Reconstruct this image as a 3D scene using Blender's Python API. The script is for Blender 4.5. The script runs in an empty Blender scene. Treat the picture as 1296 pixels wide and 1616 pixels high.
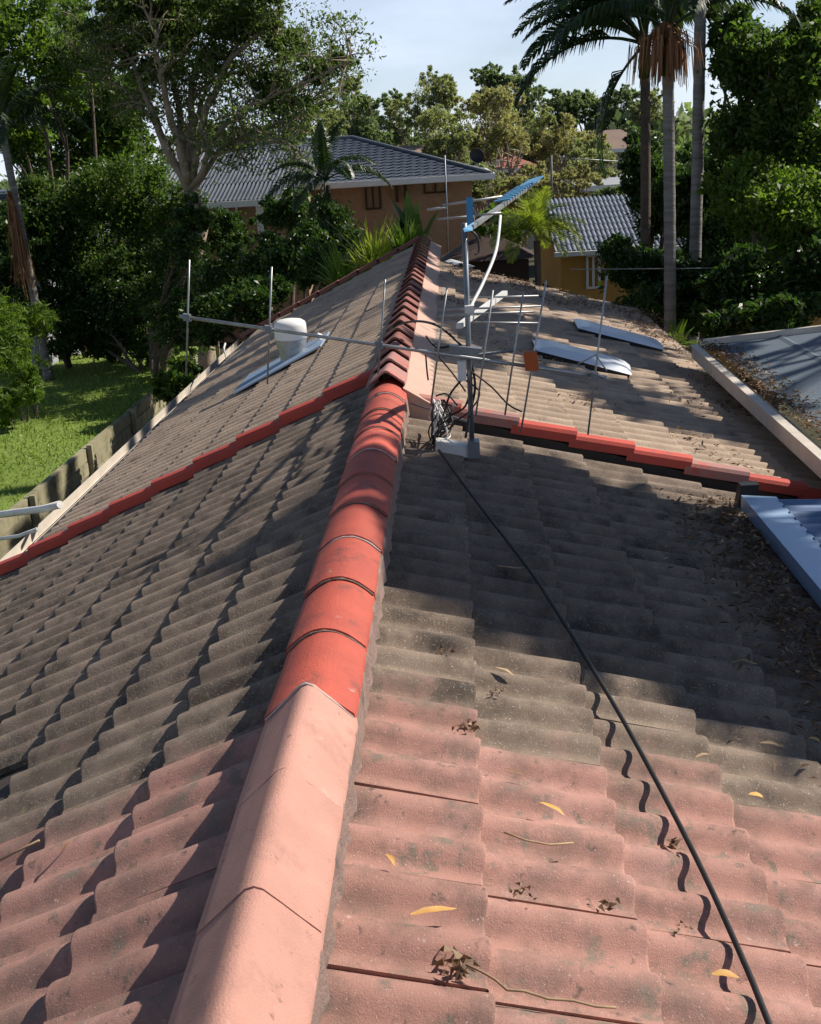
import bpy, math, random
import numpy as np
from mathutils import Matrix, Vector

# ------------------------------------------------------------------ camera, sky, sun, exposure
SC = bpy.context.scene
COL = SC.collection
CAM_F, CAM_P, CAM_Y, CAM_R = 1790.0, 0.31016, -0.04925, -0.06012     # focal length in photo pixels, pitch, yaw, roll
CAM_X, CAM_H = 0.4468, 1.2881

_f = np.array([math.sin(CAM_Y)*math.cos(CAM_P), math.cos(CAM_Y)*math.cos(CAM_P), -math.sin(CAM_P)])
_r0 = np.array([math.cos(CAM_Y), -math.sin(CAM_Y), 0.0]); _u0 = np.cross(_r0, _f)
_c, _s = math.cos(CAM_R), math.sin(CAM_R)
_r = _c*_r0+_s*_u0; _u = -_s*_r0+_c*_u0
cam_d = bpy.data.cameras.new('camera'); cam = bpy.data.objects.new('camera', cam_d); COL.objects.link(cam)
cam.matrix_world = Matrix(((_r[0], _u[0], -_f[0], CAM_X), (_r[1], _u[1], -_f[1], 0.0), (_r[2], _u[2], -_f[2], CAM_H), (0, 0, 0, 1)))
cam_d.sensor_fit = 'VERTICAL'; cam_d.sensor_height = 24.0; cam_d.lens = 24.0*CAM_F/1616.0
cam_d.clip_start = 0.05; cam_d.clip_end = 3000
SC.camera = cam

SUN_AZ, SUN_EL = math.radians(22), math.radians(43)          # azimuth from +X towards +Y
SUN_DIR = np.array([math.cos(SUN_EL)*math.cos(SUN_AZ), math.cos(SUN_EL)*math.sin(SUN_AZ), math.sin(SUN_EL)])
world = bpy.data.worlds.new('World'); SC.world = world; world.use_nodes = True
wn = world.node_tree.nodes; wl = world.node_tree.links; wn.clear()
wo = wn.new('ShaderNodeOutputWorld'); wb = wn.new('ShaderNodeBackground'); sky = wn.new('ShaderNodeTexSky')
sky.sky_type = 'NISHITA'; sky.sun_disc = False; sky.sun_elevation = SUN_EL; sky.sun_rotation = math.pi/2-SUN_AZ
sky.air_density = 0.85; sky.dust_density = 0.0; sky.ozone_density = 2.5; sky.altitude = 0
# thin high cloud veil over the whole sky
wtc = wn.new('ShaderNodeTexCoord'); wmp = wn.new('ShaderNodeMapping'); wmp.inputs['Scale'].default_value = (1.2, 1.2, 4.0)
wno = wn.new('ShaderNodeTexNoise'); wno.inputs['Scale'].default_value = 3.0; wno.inputs['Detail'].default_value = 6; wno.inputs['Roughness'].default_value = .55
wra = wn.new('ShaderNodeMapRange'); wra.inputs[1].default_value = .40; wra.inputs[2].default_value = .70; wra.inputs[3].default_value = .45; wra.inputs[4].default_value = 1.15
wsx = wn.new('ShaderNodeSeparateXYZ'); wex = wn.new('ShaderNodeMath'); wex.operation = 'POWER'; wex.inputs[0].default_value = .012   # .012**z: haze thins with height
wmu = wn.new('ShaderNodeMath'); wmu.operation = 'MULTIPLY'; wmu.use_clamp = True
wmx = wn.new('ShaderNodeMixRGB'); wmx.inputs['Color2'].default_value = (10.2, 11.3, 13.6, 1)
wl.new(wtc.outputs['Generated'], wmp.inputs['Vector']); wl.new(wmp.outputs['Vector'], wno.inputs['Vector']); wl.new(wtc.outputs['Generated'], wsx.inputs[0]); wl.new(wsx.outputs['Z'], wex.inputs[1])
wl.new(wno.outputs['Fac'], wra.inputs[0]); wl.new(wra.outputs[0], wmu.inputs[0]); wl.new(wex.outputs[0], wmu.inputs[1]); wl.new(wmu.outputs[0], wmx.inputs['Fac'])
wl.new(sky.outputs['Color'], wmx.inputs['Color1']); wl.new(wmx.outputs['Color'], wb.inputs['Color'])
wb.inputs['Strength'].default_value = 0.065
wl.new(wb.outputs['Background'], wo.inputs['Surface'])

sun_d = bpy.data.lights.new('sun', 'SUN'); sun_d.energy = 5.0; sun_d.angle = math.radians(.53); sun_d.color = (1, .93, .83)
sun = bpy.data.objects.new('sun', sun_d); COL.objects.link(sun); sun.location = (30, 20, 30)
sun.rotation_euler = Vector(-SUN_DIR).to_track_quat('-Z', 'Y').to_euler()
SC.view_settings.view_transform = 'Standard'; SC.view_settings.look = 'None'
SC.view_settings.exposure = 0.45; SC.view_settings.gamma = 1.0; SC.view_settings.use_curve_mapping = False

# ------------------------------------------------------------------ helpers
def ray(px, py):
    return _f + _r*(px-648)/CAM_F - _u*(py-808)/CAM_F
ORG = np.array([CAM_X, 0, CAM_H])
def at(px, py, Y):                       # a photo pixel at a chosen real distance
    d = ray(px, py); return ORG + d*(Y/d[1])
def atz(px, py, z):
    d = ray(px, py); return ORG + d*((z-ORG[2])/d[2])
TH_R, TH_L = 0.2876, 0.4345              # roof pitches, right and left
def on_slope(px, py, side, dz=0.0):
    th = TH_R if side > 0 else TH_L
    n = np.array([side*math.sin(th), 0, math.cos(th)]); d = ray(px, py)
    return ORG + d*((dz*math.cos(th)-ORG@n)/(d@n))

def link(name, me, mat=None, parent=None, mw=None):
    o = bpy.data.objects.new(name, me); COL.objects.link(o)
    if mat is not None and hasattr(me, 'materials') and not me.materials: me.materials.append(mat)
    if parent is not None: o.parent = parent
    if mw is not None: o.matrix_local = mw
    return o
def tag(o, label=None, cat=None, group=None, kind=None):
    if label: o['label'] = label
    if cat: o['category'] = cat
    if group: o['group'] = group
    if kind: o['kind'] = kind
    return o
def thing(name, label, cat, loc=(0, 0, 0), group=None):
    o = bpy.data.objects.new(name, None); COL.objects.link(o); o.location = loc; o.empty_display_size = .2
    return tag(o, label, cat, group)

class MB:
    """collects simple shapes in world space; build() links them as one mesh"""
    def __init__(s): s.v = []; s.f = []; s.sm = []
    def add(s, vs, fs, smooth=False):
        b = len(s.v); s.v += [tuple(float(q) for q in p) for p in vs]
        s.f += [tuple(b+i for i in f) for f in fs]; s.sm += [smooth]*len(fs); return s
    def box(s, a, b):
        (x0, y0, z0), (x1, y1, z1) = a, b
        x0, x1 = min(x0, x1), max(x0, x1); y0, y1 = min(y0, y1), max(y0, y1); z0, z1 = min(z0, z1), max(z0, z1)
        vs = [(x0,y0,z0),(x1,y0,z0),(x1,y1,z0),(x0,y1,z0),(x0,y0,z1),(x1,y0,z1),(x1,y1,z1),(x0,y1,z1)]
        return s.add(vs, [(3,2,1,0),(4,5,6,7),(0,1,5,4),(1,2,6,5),(2,3,7,6),(3,0,4,7)])
    def obox(s, c, ax, ay, az):          # oriented box: centre and three half-axis vectors
        c, ax, ay, az = (np.array(q, float) for q in (c, ax, ay, az))
        vs = [c+i*ax+j*ay+k*az for k in (-1, 1) for i, j in ((-1,-1),(1,-1),(1,1),(-1,1))]
        return s.add(vs, [(3,2,1,0),(4,5,6,7),(0,1,5,4),(1,2,6,5),(2,3,7,6),(3,0,4,7)])
    def beam(s, p, q, w, h, up=(0, 0, 1)):
        p, q = np.array(p, float), np.array(q, float); d = q-p; L = np.linalg.norm(d); d = d/L
        up = np.array(up, float); sd = np.cross(d, up); sd /= np.linalg.norm(sd); u2 = np.cross(sd, d)
        return s.obox((p+q)/2, d*L/2, sd*w/2, u2*h/2)
    def tube(s, pts, rad, n=8, cap=True):
        pts = [np.array(p, float) for p in pts]; m = len(pts)
        if np.isscalar(rad): rad = [rad]*m
        vs = []; pu = None
        for i in range(m):
            d = pts[min(i+1, m-1)]-pts[max(i-1, 0)]; d = d/(np.linalg.norm(d)+1e-9)
            if pu is None:
                a = np.array([0, 0, 1.0]) if abs(d[2]) < .9 else np.array([1.0, 0, 0])
            else: a = pu
            u = a-d*(a@d); u /= np.linalg.norm(u)+1e-9; w = np.cross(d, u); pu = u
            for k in range(n):
                t = 2*math.pi*k/n; vs.append(pts[i]+rad[i]*(u*math.cos(t)+w*math.sin(t)))
        fs = [(i*n+k, i*n+(k+1) % n, (i+1)*n+(k+1) % n, (i+1)*n+k) for i in range(m-1) for k in range(n)]
        s.add(vs, fs, True)
        if cap:
            b = len(s.v)-len(vs); s.f += [tuple(b+k for k in range(n))[::-1], tuple(b+(m-1)*n+k for k in range(n))]; s.sm += [False, False]
        return s
    def lathe(s, c, prof, n=24):
        vs = [(c[0]+r*math.cos(2*math.pi*k/n), c[1]+r*math.sin(2*math.pi*k/n), c[2]+z) for r, z in prof for k in range(n)]
        fs = [(i*n+k, i*n+(k+1) % n, (i+1)*n+(k+1) % n, (i+1)*n+k) for i in range(len(prof)-1) for k in range(n)]
        return s.add(vs, fs, True)
    def grid(s, fn, nu, nv, smooth=True):
        vs = [fn(i/nu, j/nv) for j in range(nv+1) for i in range(nu+1)]; w = nu+1
        return s.add(vs, [(j*w+i, j*w+i+1, (j+1)*w+i+1, (j+1)*w+i) for j in range(nv) for i in range(nu)], smooth)
    def mesh(s, name):
        me = bpy.data.meshes.new(name); me.from_pydata(s.v, [], s.f)
        me.polygons.foreach_set('use_smooth', s.sm); me.update(); return me
    def build(s, name, mat, parent=None):
        o = link(name, s.mesh(name), mat)
        if parent is not None:
            o.parent = parent; o.matrix_parent_inverse = Matrix.Translation(-Vector(parent.location))
        return o

# ------------------------------------------------------------------ materials
def nodes(name):
    m = bpy.data.materials.new(name); m.use_nodes = True; nt = m.node_tree; nt.nodes.clear()
    out = nt.nodes.new('ShaderNodeOutputMaterial'); b = nt.nodes.new('ShaderNodeBsdfPrincipled')
    nt.links.new(b.outputs[0], out.inputs[0]); return m, nt, b, out
def coords(nt, rnd, obj=True):
    tc = nt.nodes.new('ShaderNodeTexCoord'); v = tc.outputs['Object']
    if rnd:
        oi = nt.nodes.new('ShaderNodeObjectInfo'); mu = nt.nodes.new('ShaderNodeMath'); mu.operation = 'MULTIPLY'; mu.inputs[1].default_value = 37.0
        nt.links.new(oi.outputs['Random'], mu.inputs[0]); ad = nt.nodes.new('ShaderNodeVectorMath'); ad.operation = 'ADD'
        nt.links.new(v, ad.inputs[0]); nt.links.new(mu.outputs[0], ad.inputs[1]); return ad.outputs[0], oi.outputs['Random']
    return v, None
def noise(nt, v, scale, detail=4, rough=.6):
    n = nt.nodes.new('ShaderNodeTexNoise'); n.inputs['Scale'].default_value = scale; n.inputs['Detail'].default_value = detail
    n.inputs['Roughness'].default_value = rough; nt.links.new(v, n.inputs['Vector']); return n.outputs['Fac']
def ramp(nt, fac, a, b):
    r = nt.nodes.new('ShaderNodeMapRange'); r.inputs[1].default_value = a; r.inputs[2].default_value = b; nt.links.new(fac, r.inputs[0]); return r.outputs[0]
def mix(nt, fac, c1, c2, mode='MIX'):
    m = nt.nodes.new('ShaderNodeMixRGB'); m.blend_type = mode
    for i, c in ((1, c1), (2, c2)):
        if isinstance(c, tuple): m.inputs[i].default_value = (*c, 1)
        else: nt.links.new(c, m.inputs[i])
    if isinstance(fac, float): m.inputs[0].default_value = fac
    else: nt.links.new(fac, m.inputs[0])
    return m.outputs[0]
def surf(name, c1, c2, scale=6, rough=.8, metal=0.0, bump=.3, bscale=60, bdist=.004, specks=None, stain=None, rnd=True, tone=.18, spec=.3, lo=.3, hi=.7, stretch=None):
    """two-colour procedural surface with grain relief; specks / stain = (colour, scale, threshold, width)"""
    m, nt, b, out = nodes(name); v, rv = coords(nt, rnd)
    if stretch:
        mp = nt.nodes.new('ShaderNodeMapping'); mp.inputs['Scale'].default_value = stretch; nt.links.new(v, mp.inputs['Vector']); v = mp.outputs[0]
    c = mix(nt, ramp(nt, noise(nt, v, scale), lo, hi), c1, c2)
    for st in (stain if isinstance(stain, list) else [stain] if stain else []):
        c = mix(nt, ramp(nt, noise(nt, v, st[1], 5, .65), st[2], st[2]+st[3]), c, st[0])
    if specks: c = mix(nt, ramp(nt, noise(nt, v, specks[1], 3, .7), specks[2], specks[2]+specks[3]), c, specks[0])
    if rv is not None and tone:
        mr = nt.nodes.new('ShaderNodeMapRange'); mr.inputs[3].default_value = 1-tone; mr.inputs[4].default_value = 1+tone
        nt.links.new(rv, mr.inputs[0]); c = mix(nt, 1.0, c, mr.outputs[0], 'MULTIPLY')
    nt.links.new(c, b.inputs['Base Color'])
    b.inputs['Roughness'].default_value = rough; b.inputs['Metallic'].default_value = metal; b.inputs['Specular IOR Level'].default_value = spec
    if bump:
        bm = nt.nodes.new('ShaderNodeBump'); bm.inputs['Strength'].default_value = bump; bm.inputs['Distance'].default_value = bdist
        nt.links.new(noise(nt, v, bscale, 6, .7), bm.inputs['Height']); nt.links.new(bm.outputs[0], b.inputs['Normal'])
    return m
def leafmat(name, c1, c2, trans=.35, rough=.5, c3=None):
    m, nt, b, out = nodes(name); g = nt.nodes.new('ShaderNodeNewGeometry')
    c = mix(nt, g.outputs['Random Per Island'], c1, c2)
    if c3:
        c = mix(nt, ramp(nt, g.outputs['Random Per Island'], .86, .9), c, c3)
    nt.links.new(c, b.inputs['Base Color']); b.inputs['Roughness'].default_value = rough; b.inputs['Specular IOR Level'].default_value = .35
    t = nt.nodes.new('ShaderNodeBsdfTranslucent'); tc = mix(nt, .55, c, (c2[0]*1.3, c2[1]*1.6, c2[2]*.5)); nt.links.new(tc, t.inputs['Color'])
    mx = nt.nodes.new('ShaderNodeMixShader'); mx.inputs[0].default_value = trans
    nt.links.new(b.outputs[0], mx.inputs[1]); nt.links.new(t.outputs[0], mx.inputs[2]); nt.links.new(mx.outputs[0], out.inputs[0]); return m

M = {}
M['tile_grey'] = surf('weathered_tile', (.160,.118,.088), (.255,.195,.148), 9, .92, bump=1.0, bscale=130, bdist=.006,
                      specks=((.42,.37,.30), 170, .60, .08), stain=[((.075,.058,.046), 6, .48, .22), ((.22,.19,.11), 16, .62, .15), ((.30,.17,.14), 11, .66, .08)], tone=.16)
M['tile_pink'] = surf('pink_tile', (.47,.250,.200), (.37,.200,.160), 7, .9, bump=.9, bscale=300, bdist=.003,
                      specks=((.60,.45,.39), 200, .63, .06), stain=[((.24,.150,.120), 7, .46, .22), ((.54,.31,.26), 4, .56, .2), ((.12,.088,.072), 24, .60, .10), ((.24,.185,.145), 12, .57, .10), ((.60,.42,.37), 30, .68, .06)], tone=.16)
M['tile_mix'] = surf('half_painted_tile', (.33,.185,.150), (.20,.150,.115), 8, .9, bump=.9, bscale=140, bdist=.005, specks=((.45,.38,.32), 190, .62, .07), stain=[((.10,.075,.06), 8, .55, .2), ((.42,.22,.18), 6, .58, .12)], tone=.15)
M['tile_far'] = surf('sun_bleached_tile', (.31,.23,.168), (.43,.325,.24), 5, .92, bump=.8, bscale=70, bdist=.006, stain=[((.11,.085,.065), 3.5, .56, .2), ((.10,.08,.06), 20, .64, .1)], tone=.12)
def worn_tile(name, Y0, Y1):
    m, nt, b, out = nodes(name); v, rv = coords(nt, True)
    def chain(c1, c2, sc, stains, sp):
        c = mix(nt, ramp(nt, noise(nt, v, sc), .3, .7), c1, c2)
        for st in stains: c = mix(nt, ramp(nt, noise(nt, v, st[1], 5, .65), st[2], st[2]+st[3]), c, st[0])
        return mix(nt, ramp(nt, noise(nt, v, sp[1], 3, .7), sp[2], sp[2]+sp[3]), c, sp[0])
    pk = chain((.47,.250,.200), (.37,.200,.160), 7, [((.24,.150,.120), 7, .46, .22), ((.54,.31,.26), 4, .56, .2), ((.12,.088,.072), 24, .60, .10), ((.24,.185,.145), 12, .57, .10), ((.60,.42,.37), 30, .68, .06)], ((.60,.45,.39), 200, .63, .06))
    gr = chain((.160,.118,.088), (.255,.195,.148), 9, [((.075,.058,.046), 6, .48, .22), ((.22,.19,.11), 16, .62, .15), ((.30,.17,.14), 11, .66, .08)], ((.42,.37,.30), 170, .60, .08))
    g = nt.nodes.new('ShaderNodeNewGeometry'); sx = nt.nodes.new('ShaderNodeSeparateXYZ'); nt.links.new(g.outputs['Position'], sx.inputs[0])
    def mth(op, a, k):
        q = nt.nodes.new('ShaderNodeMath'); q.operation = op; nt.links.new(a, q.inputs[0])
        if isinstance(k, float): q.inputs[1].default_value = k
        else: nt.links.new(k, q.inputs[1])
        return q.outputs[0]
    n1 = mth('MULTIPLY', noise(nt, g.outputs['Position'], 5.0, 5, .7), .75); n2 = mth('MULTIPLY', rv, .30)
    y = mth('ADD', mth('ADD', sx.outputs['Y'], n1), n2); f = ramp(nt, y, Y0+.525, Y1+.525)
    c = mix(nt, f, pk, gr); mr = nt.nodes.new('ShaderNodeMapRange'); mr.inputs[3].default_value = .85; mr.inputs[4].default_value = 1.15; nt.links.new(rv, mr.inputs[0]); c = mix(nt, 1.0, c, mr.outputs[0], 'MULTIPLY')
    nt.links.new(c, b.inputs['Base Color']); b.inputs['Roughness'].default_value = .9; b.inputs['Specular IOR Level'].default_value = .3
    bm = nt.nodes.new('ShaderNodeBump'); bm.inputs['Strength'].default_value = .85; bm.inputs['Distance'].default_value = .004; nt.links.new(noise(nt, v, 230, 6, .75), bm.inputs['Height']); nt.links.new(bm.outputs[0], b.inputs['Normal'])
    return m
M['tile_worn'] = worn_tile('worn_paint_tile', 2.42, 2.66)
M['deck'] = surf('dark_roof_underlay', (.05,.04,.035), (.07,.06,.05), 6, .95)  # even dark underlay beneath the tiles
M['cap_pink'] = surf('pink_ridge_paint', (.58,.300,.235), (.48,.255,.200), 10, .85, bump=.9, bscale=220, bdist=.004, stain=[((.34,.19,.15), 6, .58, .2), ((.25,.15,.12), 25, .64, .08), ((.66,.40,.33), 9, .64, .1)], specks=((.30,.17,.13), 200, .7, .05), tone=.03)
M['cap_red'] = surf('red_ridge_paint', (.56,.105,.062), (.42,.078,.052), 8, .65, bump=.9, bscale=120, bdist=.004, stain=[((.22,.07,.055), 9, .56, .14), ((.46,.30,.25), 14, .66, .05), ((.30,.22,.19), 6, .68, .05)], tone=.24, spec=.4)
M['cap_brown'] = surf('faded_red_cap', (.26,.092,.070), (.18,.085,.070), 9, .8, bump=.5, bscale=120, stain=[((.11,.07,.06), 5, .58, .2)], tone=.2)
M['verge_red'] = surf('red_verge_paint', (.52,.075,.048), (.42,.075,.055), 8, .6, bump=.4, bscale=120, stain=[((.22,.085,.07), 6, .62, .1)], tone=.12)
M['verge_pink'] = surf('faded_verge_paint', (.40,.17,.14), (.30,.17,.15), 7, .75, bump=.4, bscale=120, stain=[((.5,.10,.07), 5, .60, .06)], tone=.1)
M['mortar'] = surf('bedding_mortar', (.22,.155,.13), (.31,.21,.175), 14, .95, bump=1, bscale=60, bdist=.01, stain=[((.10,.08,.07), 10, .58, .2)], tone=.05)
M['pointing'] = surf('pale_pointing', (.55,.46,.42), (.45,.36,.32), 20, .9, bump=.6, tone=0)
M['flash_pink'] = surf('pale_painted_flashing', (.52,.33,.26), (.44,.28,.22), 3, .8, bump=.2, bscale=60, stain=[((.35,.27,.23), 5, .62, .2)], tone=.05)
M['white_metal'] = surf('white_painted_metal', (.72,.71,.68), (.58,.56,.52), 6, .45, bump=.1, stain=[((.33,.29,.24), 9, .64, .2)], tone=.05)
M['cream'] = surf('cream_gutter_paint', (.62,.55,.46), (.50,.44,.37), 5, .5, bump=.1, stain=[((.25,.20,.16), 8, .6, .2)], tone=.05)
M['galv'] = surf('galvanised_steel', (.24,.26,.28), (.17,.185,.20), 12, .45, .6, bump=.1, tone=.05)
M['alu'] = surf('dull_aluminium', (.46,.46,.45), (.30,.30,.29), 20, .45, .7, bump=.1, tone=.1)
M['black'] = surf('black_plastic', (.012,.012,.013), (.022,.021,.020), 20, .5, bump=.1, tone=0)
M['blue'] = surf('blue_plastic', (.07,.27,.46), (.08,.22,.38), 10, .4, bump=.05, tone=.1)
M['orange'] = surf('orange_plastic', (.48,.10,.02), (.36,.08,.02), 12, .6, bump=.1, tone=0)
M['skylight'] = surf('bluish_skylight_plastic', (.70,.73,.78), (.60,.64,.70), 3, .3, bump=.05, tone=.03, spec=.6)
M['bluemetal'] = surf('pale_blue_metal', (.34,.46,.62), (.30,.41,.56), 2, .35, .25, bump=.05, tone=0, spec=.5)
M['bluesheet'] = surf('blue_corrugated_sheet', (.17,.24,.36), (.13,.19,.30), 3, .4, .3, bump=.05, stain=[((.10,.13,.18), 6, .6, .15)], tone=0, spec=.5)
M['greymetal'] = surf('grey_blue_sheet', (.085,.110,.135), (.12,.145,.17), 1.5, .6, .1, bump=.1, bscale=8, stain=[((.12,.13,.14), 3, .58, .2)], tone=0)
M['timber'] = surf('grey_timber', (.30,.27,.17), (.20,.18,.11), 4, .9, bump=.6, bscale=30, bdist=.01, stain=[((.07,.08,.04), 4, .55, .2)], tone=.2)
M['bark'] = surf('brown_bark', (.16,.12,.09), (.09,.07,.055), 8, .95, bump=.8, bscale=25, bdist=.03, tone=.1)
M['barkpale'] = surf('pale_bark', (.36,.28,.21), (.20,.15,.12), 5, .9, bump=.6, bscale=20, bdist=.03, tone=.1)
M['palmbark'] = surf('grey_palm_bark', (.30,.28,.26), (.15,.135,.12), 3, .9, bump=.8, bscale=6, bdist=.03, tone=.1, stretch=(.5, .5, 5))
M['brick'] = surf('orange_brick', (.36,.225,.14), (.29,.18,.11), 6, .9, bump=.5, bscale=12, bdist=.02, tone=0)
M['yellow'] = surf('yellow_render', (.50,.27,.07), (.43,.235,.06), 2, .85, bump=.2, bscale=20, tone=0)
M['white'] = surf('white_paint', (.76,.75,.72), (.68,.67,.64), 3, .5, bump=.05, tone=0)
M['slate'] = surf('blue_grey_roof', (.060,.075,.095), (.085,.100,.122), 3, .6, bump=.4, bscale=9, bdist=.03, tone=.1)
M['ribroof'] = surf('grey_rib_roof', (.17,.19,.22), (.23,.25,.28), 2, .45, bump=.2, bscale=9, tone=.1)
M['wingroof'] = surf('dark_rib_roof', (.095,.11,.135), (.13,.145,.17), 2, .5, bump=.2, bscale=9, tone=.1)
M['redroof'] = surf('far_red_roof', (.34,.11,.075), (.26,.10,.07), .6, .85, bump=.3, bscale=3, tone=.1)
M['brownroof'] = surf('far_brown_roof', (.20,.14,.11), (.26,.18,.14), .6, .85, bump=.3, bscale=3, tone=.1)
M['greyroof'] = surf('far_grey_roof', (.26,.27,.30), (.33,.34,.36), .6, .8, bump=.3, bscale=3, tone=.1)
M['wallfar'] = surf('far_wall', (.42,.36,.29), (.36,.30,.25), .8, .9, tone=.15)
M['dark'] = surf('dark_timber', (.06,.035,.025), (.04,.025,.02), 5, .8, tone=0)
M['glass'] = surf('window_glass', (.03,.035,.04), (.02,.025,.03), 2, .08, bump=0, tone=0, spec=.6)
M['soil'] = surf('dark_soil', (.055,.045,.03), (.04,.05,.022), .8, .95, bump=.8, bscale=4, bdist=.1, tone=0)
M['grass'] = surf('lawn_turf', (.20,.27,.05), (.14,.205,.036), .7, .95, bump=.8, bscale=25, bdist=.05, tone=0)
M['path'] = surf('concrete_path', (.22,.20,.16), (.16,.15,.11), 2, .9, bump=.3, tone=0)
M['deadleaf'] = leafmat('dead_leaf_litter', (.10,.055,.032), (.22,.13,.07), .1, .8, (.38,.27,.17))
M['deadfrond'] = leafmat('dead_palm_frond', (.20,.09,.045), (.30,.15,.075), .1, .8)
M['yleaf'] = surf('yellow_leaf', (.58,.34,.09), (.48,.25,.07), 30, .6, bump=.2, tone=.15)
M['bleaf'] = surf('brown_leaf', (.20,.095,.05), (.28,.15,.08), 40, .75, bump=.3, tone=.2)
M['twig'] = surf('dry_twig', (.42,.29,.17), (.30,.20,.12), 40, .85, bump=.3, tone=.2)
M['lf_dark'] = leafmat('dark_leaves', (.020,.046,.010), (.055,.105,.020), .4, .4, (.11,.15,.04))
M['lf_mid'] = leafmat('mid_leaves', (.035,.075,.014), (.095,.155,.030), .5, .5, (.20,.23,.05))
M['lf_bright'] = leafmat('bright_leaves', (.065,.125,.018), (.165,.240,.035), .5)
M['lf_feather'] = leafmat('feathery_leaves', (.050,.080,.024), (.140,.185,.055), .45)
M['lf_far'] = leafmat('hazed_far_leaves', (.18,.195,.10), (.34,.345,.17), .5)  # olive foliage, paled further in its colour to stand in for haze
M['lf_far2'] = leafmat('hazed_far_dark_leaves', (.10,.14,.07), (.20,.245,.12), .5)  # darker far foliage, distance haze mixed into its colour
M['lf_olive'] = leafmat('hazed_olive_leaves', (.26,.235,.12), (.40,.36,.18), .5)  # real olive tone, lightened in the colour instead of with haze
M['lf_palm'] = leafmat('palm_leaves', (.018,.036,.012), (.050,.085,.022), .25, .4)
M['lf_ypalm'] = leafmat('yellow_palm_leaves', (.15,.21,.025), (.33,.36,.06), .5, .4)
M['blade'] = leafmat('grass_blades', (.16,.24,.04), (.25,.33,.06), .3)

# ------------------------------------------------------------------ ground, lawn, terrain
GZ = -3.75
def ground_z(x, y):
    d = max(0.0, y-30.0); return GZ - .035*d + .6*math.sin(x*.05+1)*min(1, d/40)
g = MB()
xs = [-400, -200, -120, -80, -50, -30, -15, 0, 15, 30, 50, 80, 120, 200, 400]; ys = [-60, -20, 0, 10, 20, 30, 40, 55, 75, 100, 140, 200, 320, 600]
vs = [(x, y, ground_z(x, y) if y < 200 else ground_z(x, 200)+(y-200)*.012) for y in ys for x in xs]; W = len(xs)
g.add(vs, [(j*W+i, j*W+i+1, (j+1)*W+i+1, (j+1)*W+i) for j in range(len(ys)-1) for i in range(W-1)], True)
tag(g.build('ground', M['soil']), kind='structure')
LZ = -3.05                               # the lawn stands above the side path, held by a sleeper wall
g = MB(); g.grid(lambda a, b: (-13+7.45*a, 4+23.5*b, LZ+.04*math.sin(9*a)*math.sin(7*b)), 16, 24)
tag(g.build('lawn', M['grass']), kind='structure')
g = MB(); g.box((-5.42, 2, GZ-.1), (-2.7, 27, GZ+.03)); tag(g.build('side_path', M['path']), kind='structure')

def quads_mesh(name, V4, mat, parent=None, smooth=False):
    """V4: (N,4,3) array of quads"""
    n = len(V4); me = bpy.data.meshes.new(name); me.vertices.add(4*n); me.vertices.foreach_set('co', np.ascontiguousarray(V4, dtype=np.float32).reshape(-1))
    me.loops.add(4*n); me.loops.foreach_set('vertex_index', np.arange(4*n, dtype=np.int32))
    me.polygons.add(n); me.polygons.foreach_set('loop_start', np.arange(0, 4*n, 4, dtype=np.int32)); me.polygons.foreach_set('loop_total', np.full(n, 4, dtype=np.int32))
    me.update(calc_edges=True); o = link(name, me, mat)
    if parent is not None: o.parent = parent; o.matrix_parent_inverse = Matrix.Translation(-Vector(parent.location))
    return o
def unit(a): return a/(np.linalg.norm(a, axis=-1, keepdims=True)+1e-9)
def leaf_quads(C, size, aspect, rng, droop=0.0, upn=0.0):
    n = len(C); a = rng.normal(size=(n, 3)); a[:, 2] -= droop; a = unit(a); t = rng.normal(size=(n, 3)); t[:, 2] += upn*0
    b = unit(np.cross(a, t)); L = size*(.4+1.1*rng.random((n, 1))**1.6+.15); Wd = L*aspect
    c = np.cross(a, b)*L*.12
    return np.stack([C-a*L*.5+c, C+b*Wd*.5, C+a*L*.5+c, C-b*Wd*.5], 1)
def crown_pts(blobs, n, rng, sub=70, spread=.17, inner=.35, flat=1.0, rough=0):
    if rough:                            # break every mass into smaller uneven ones
        nb = []
        for c, r in blobs:
            nb.append((c, tuple(np.array(r)*.72)))
            for k in range(rough):
                d = unit(rng.normal(size=3)); nb.append((tuple(np.array(c)+d*np.array(r)*rng.uniform(.6, 1.02)), tuple(np.array(r)*rng.uniform(.18, .46))))
        blobs = nb
    w = np.array([b[1][0]*b[1][1]+b[1][0]*b[1][2]+b[1][1]*b[1][2] for b in blobs]); w = w/w.sum(); out = []
    for (c, r), q in zip(blobs, w):
        k = max(3, int(n*q/sub)); d = unit(rng.normal(size=(k, 3))); rad = rng.uniform(inner, 1, (k, 1))**.6
        cc = np.array(c)+d*rad*np.array(r)
        s = spread*np.mean(r)*rng.uniform(.6, 1.4, (k, 1, 1))
        p = cc[:, None, :]+rng.normal(size=(k, sub, 3))*s*np.array([1, 1, flat]); out.append(p.reshape(-1, 3))
    return np.concatenate(out)
def limb(mb, p, q, r0, r1, rng, bend=.12, n=6, up=.1, sides=7):
    p, q = np.array(p, float), np.array(q, float); L = np.linalg.norm(q-p); off = rng.normal(size=3)*bend*L; off[2] += up*L
    pts = [p+(q-p)*t+off*4*t*(1-t)*.5+rng.normal(size=3)*.02*L*(0 < t < 1) for t in np.linspace(0, 1, n)]
    mb.tube(pts, list(np.linspace(r0, r1, n)), sides); return pts

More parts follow.
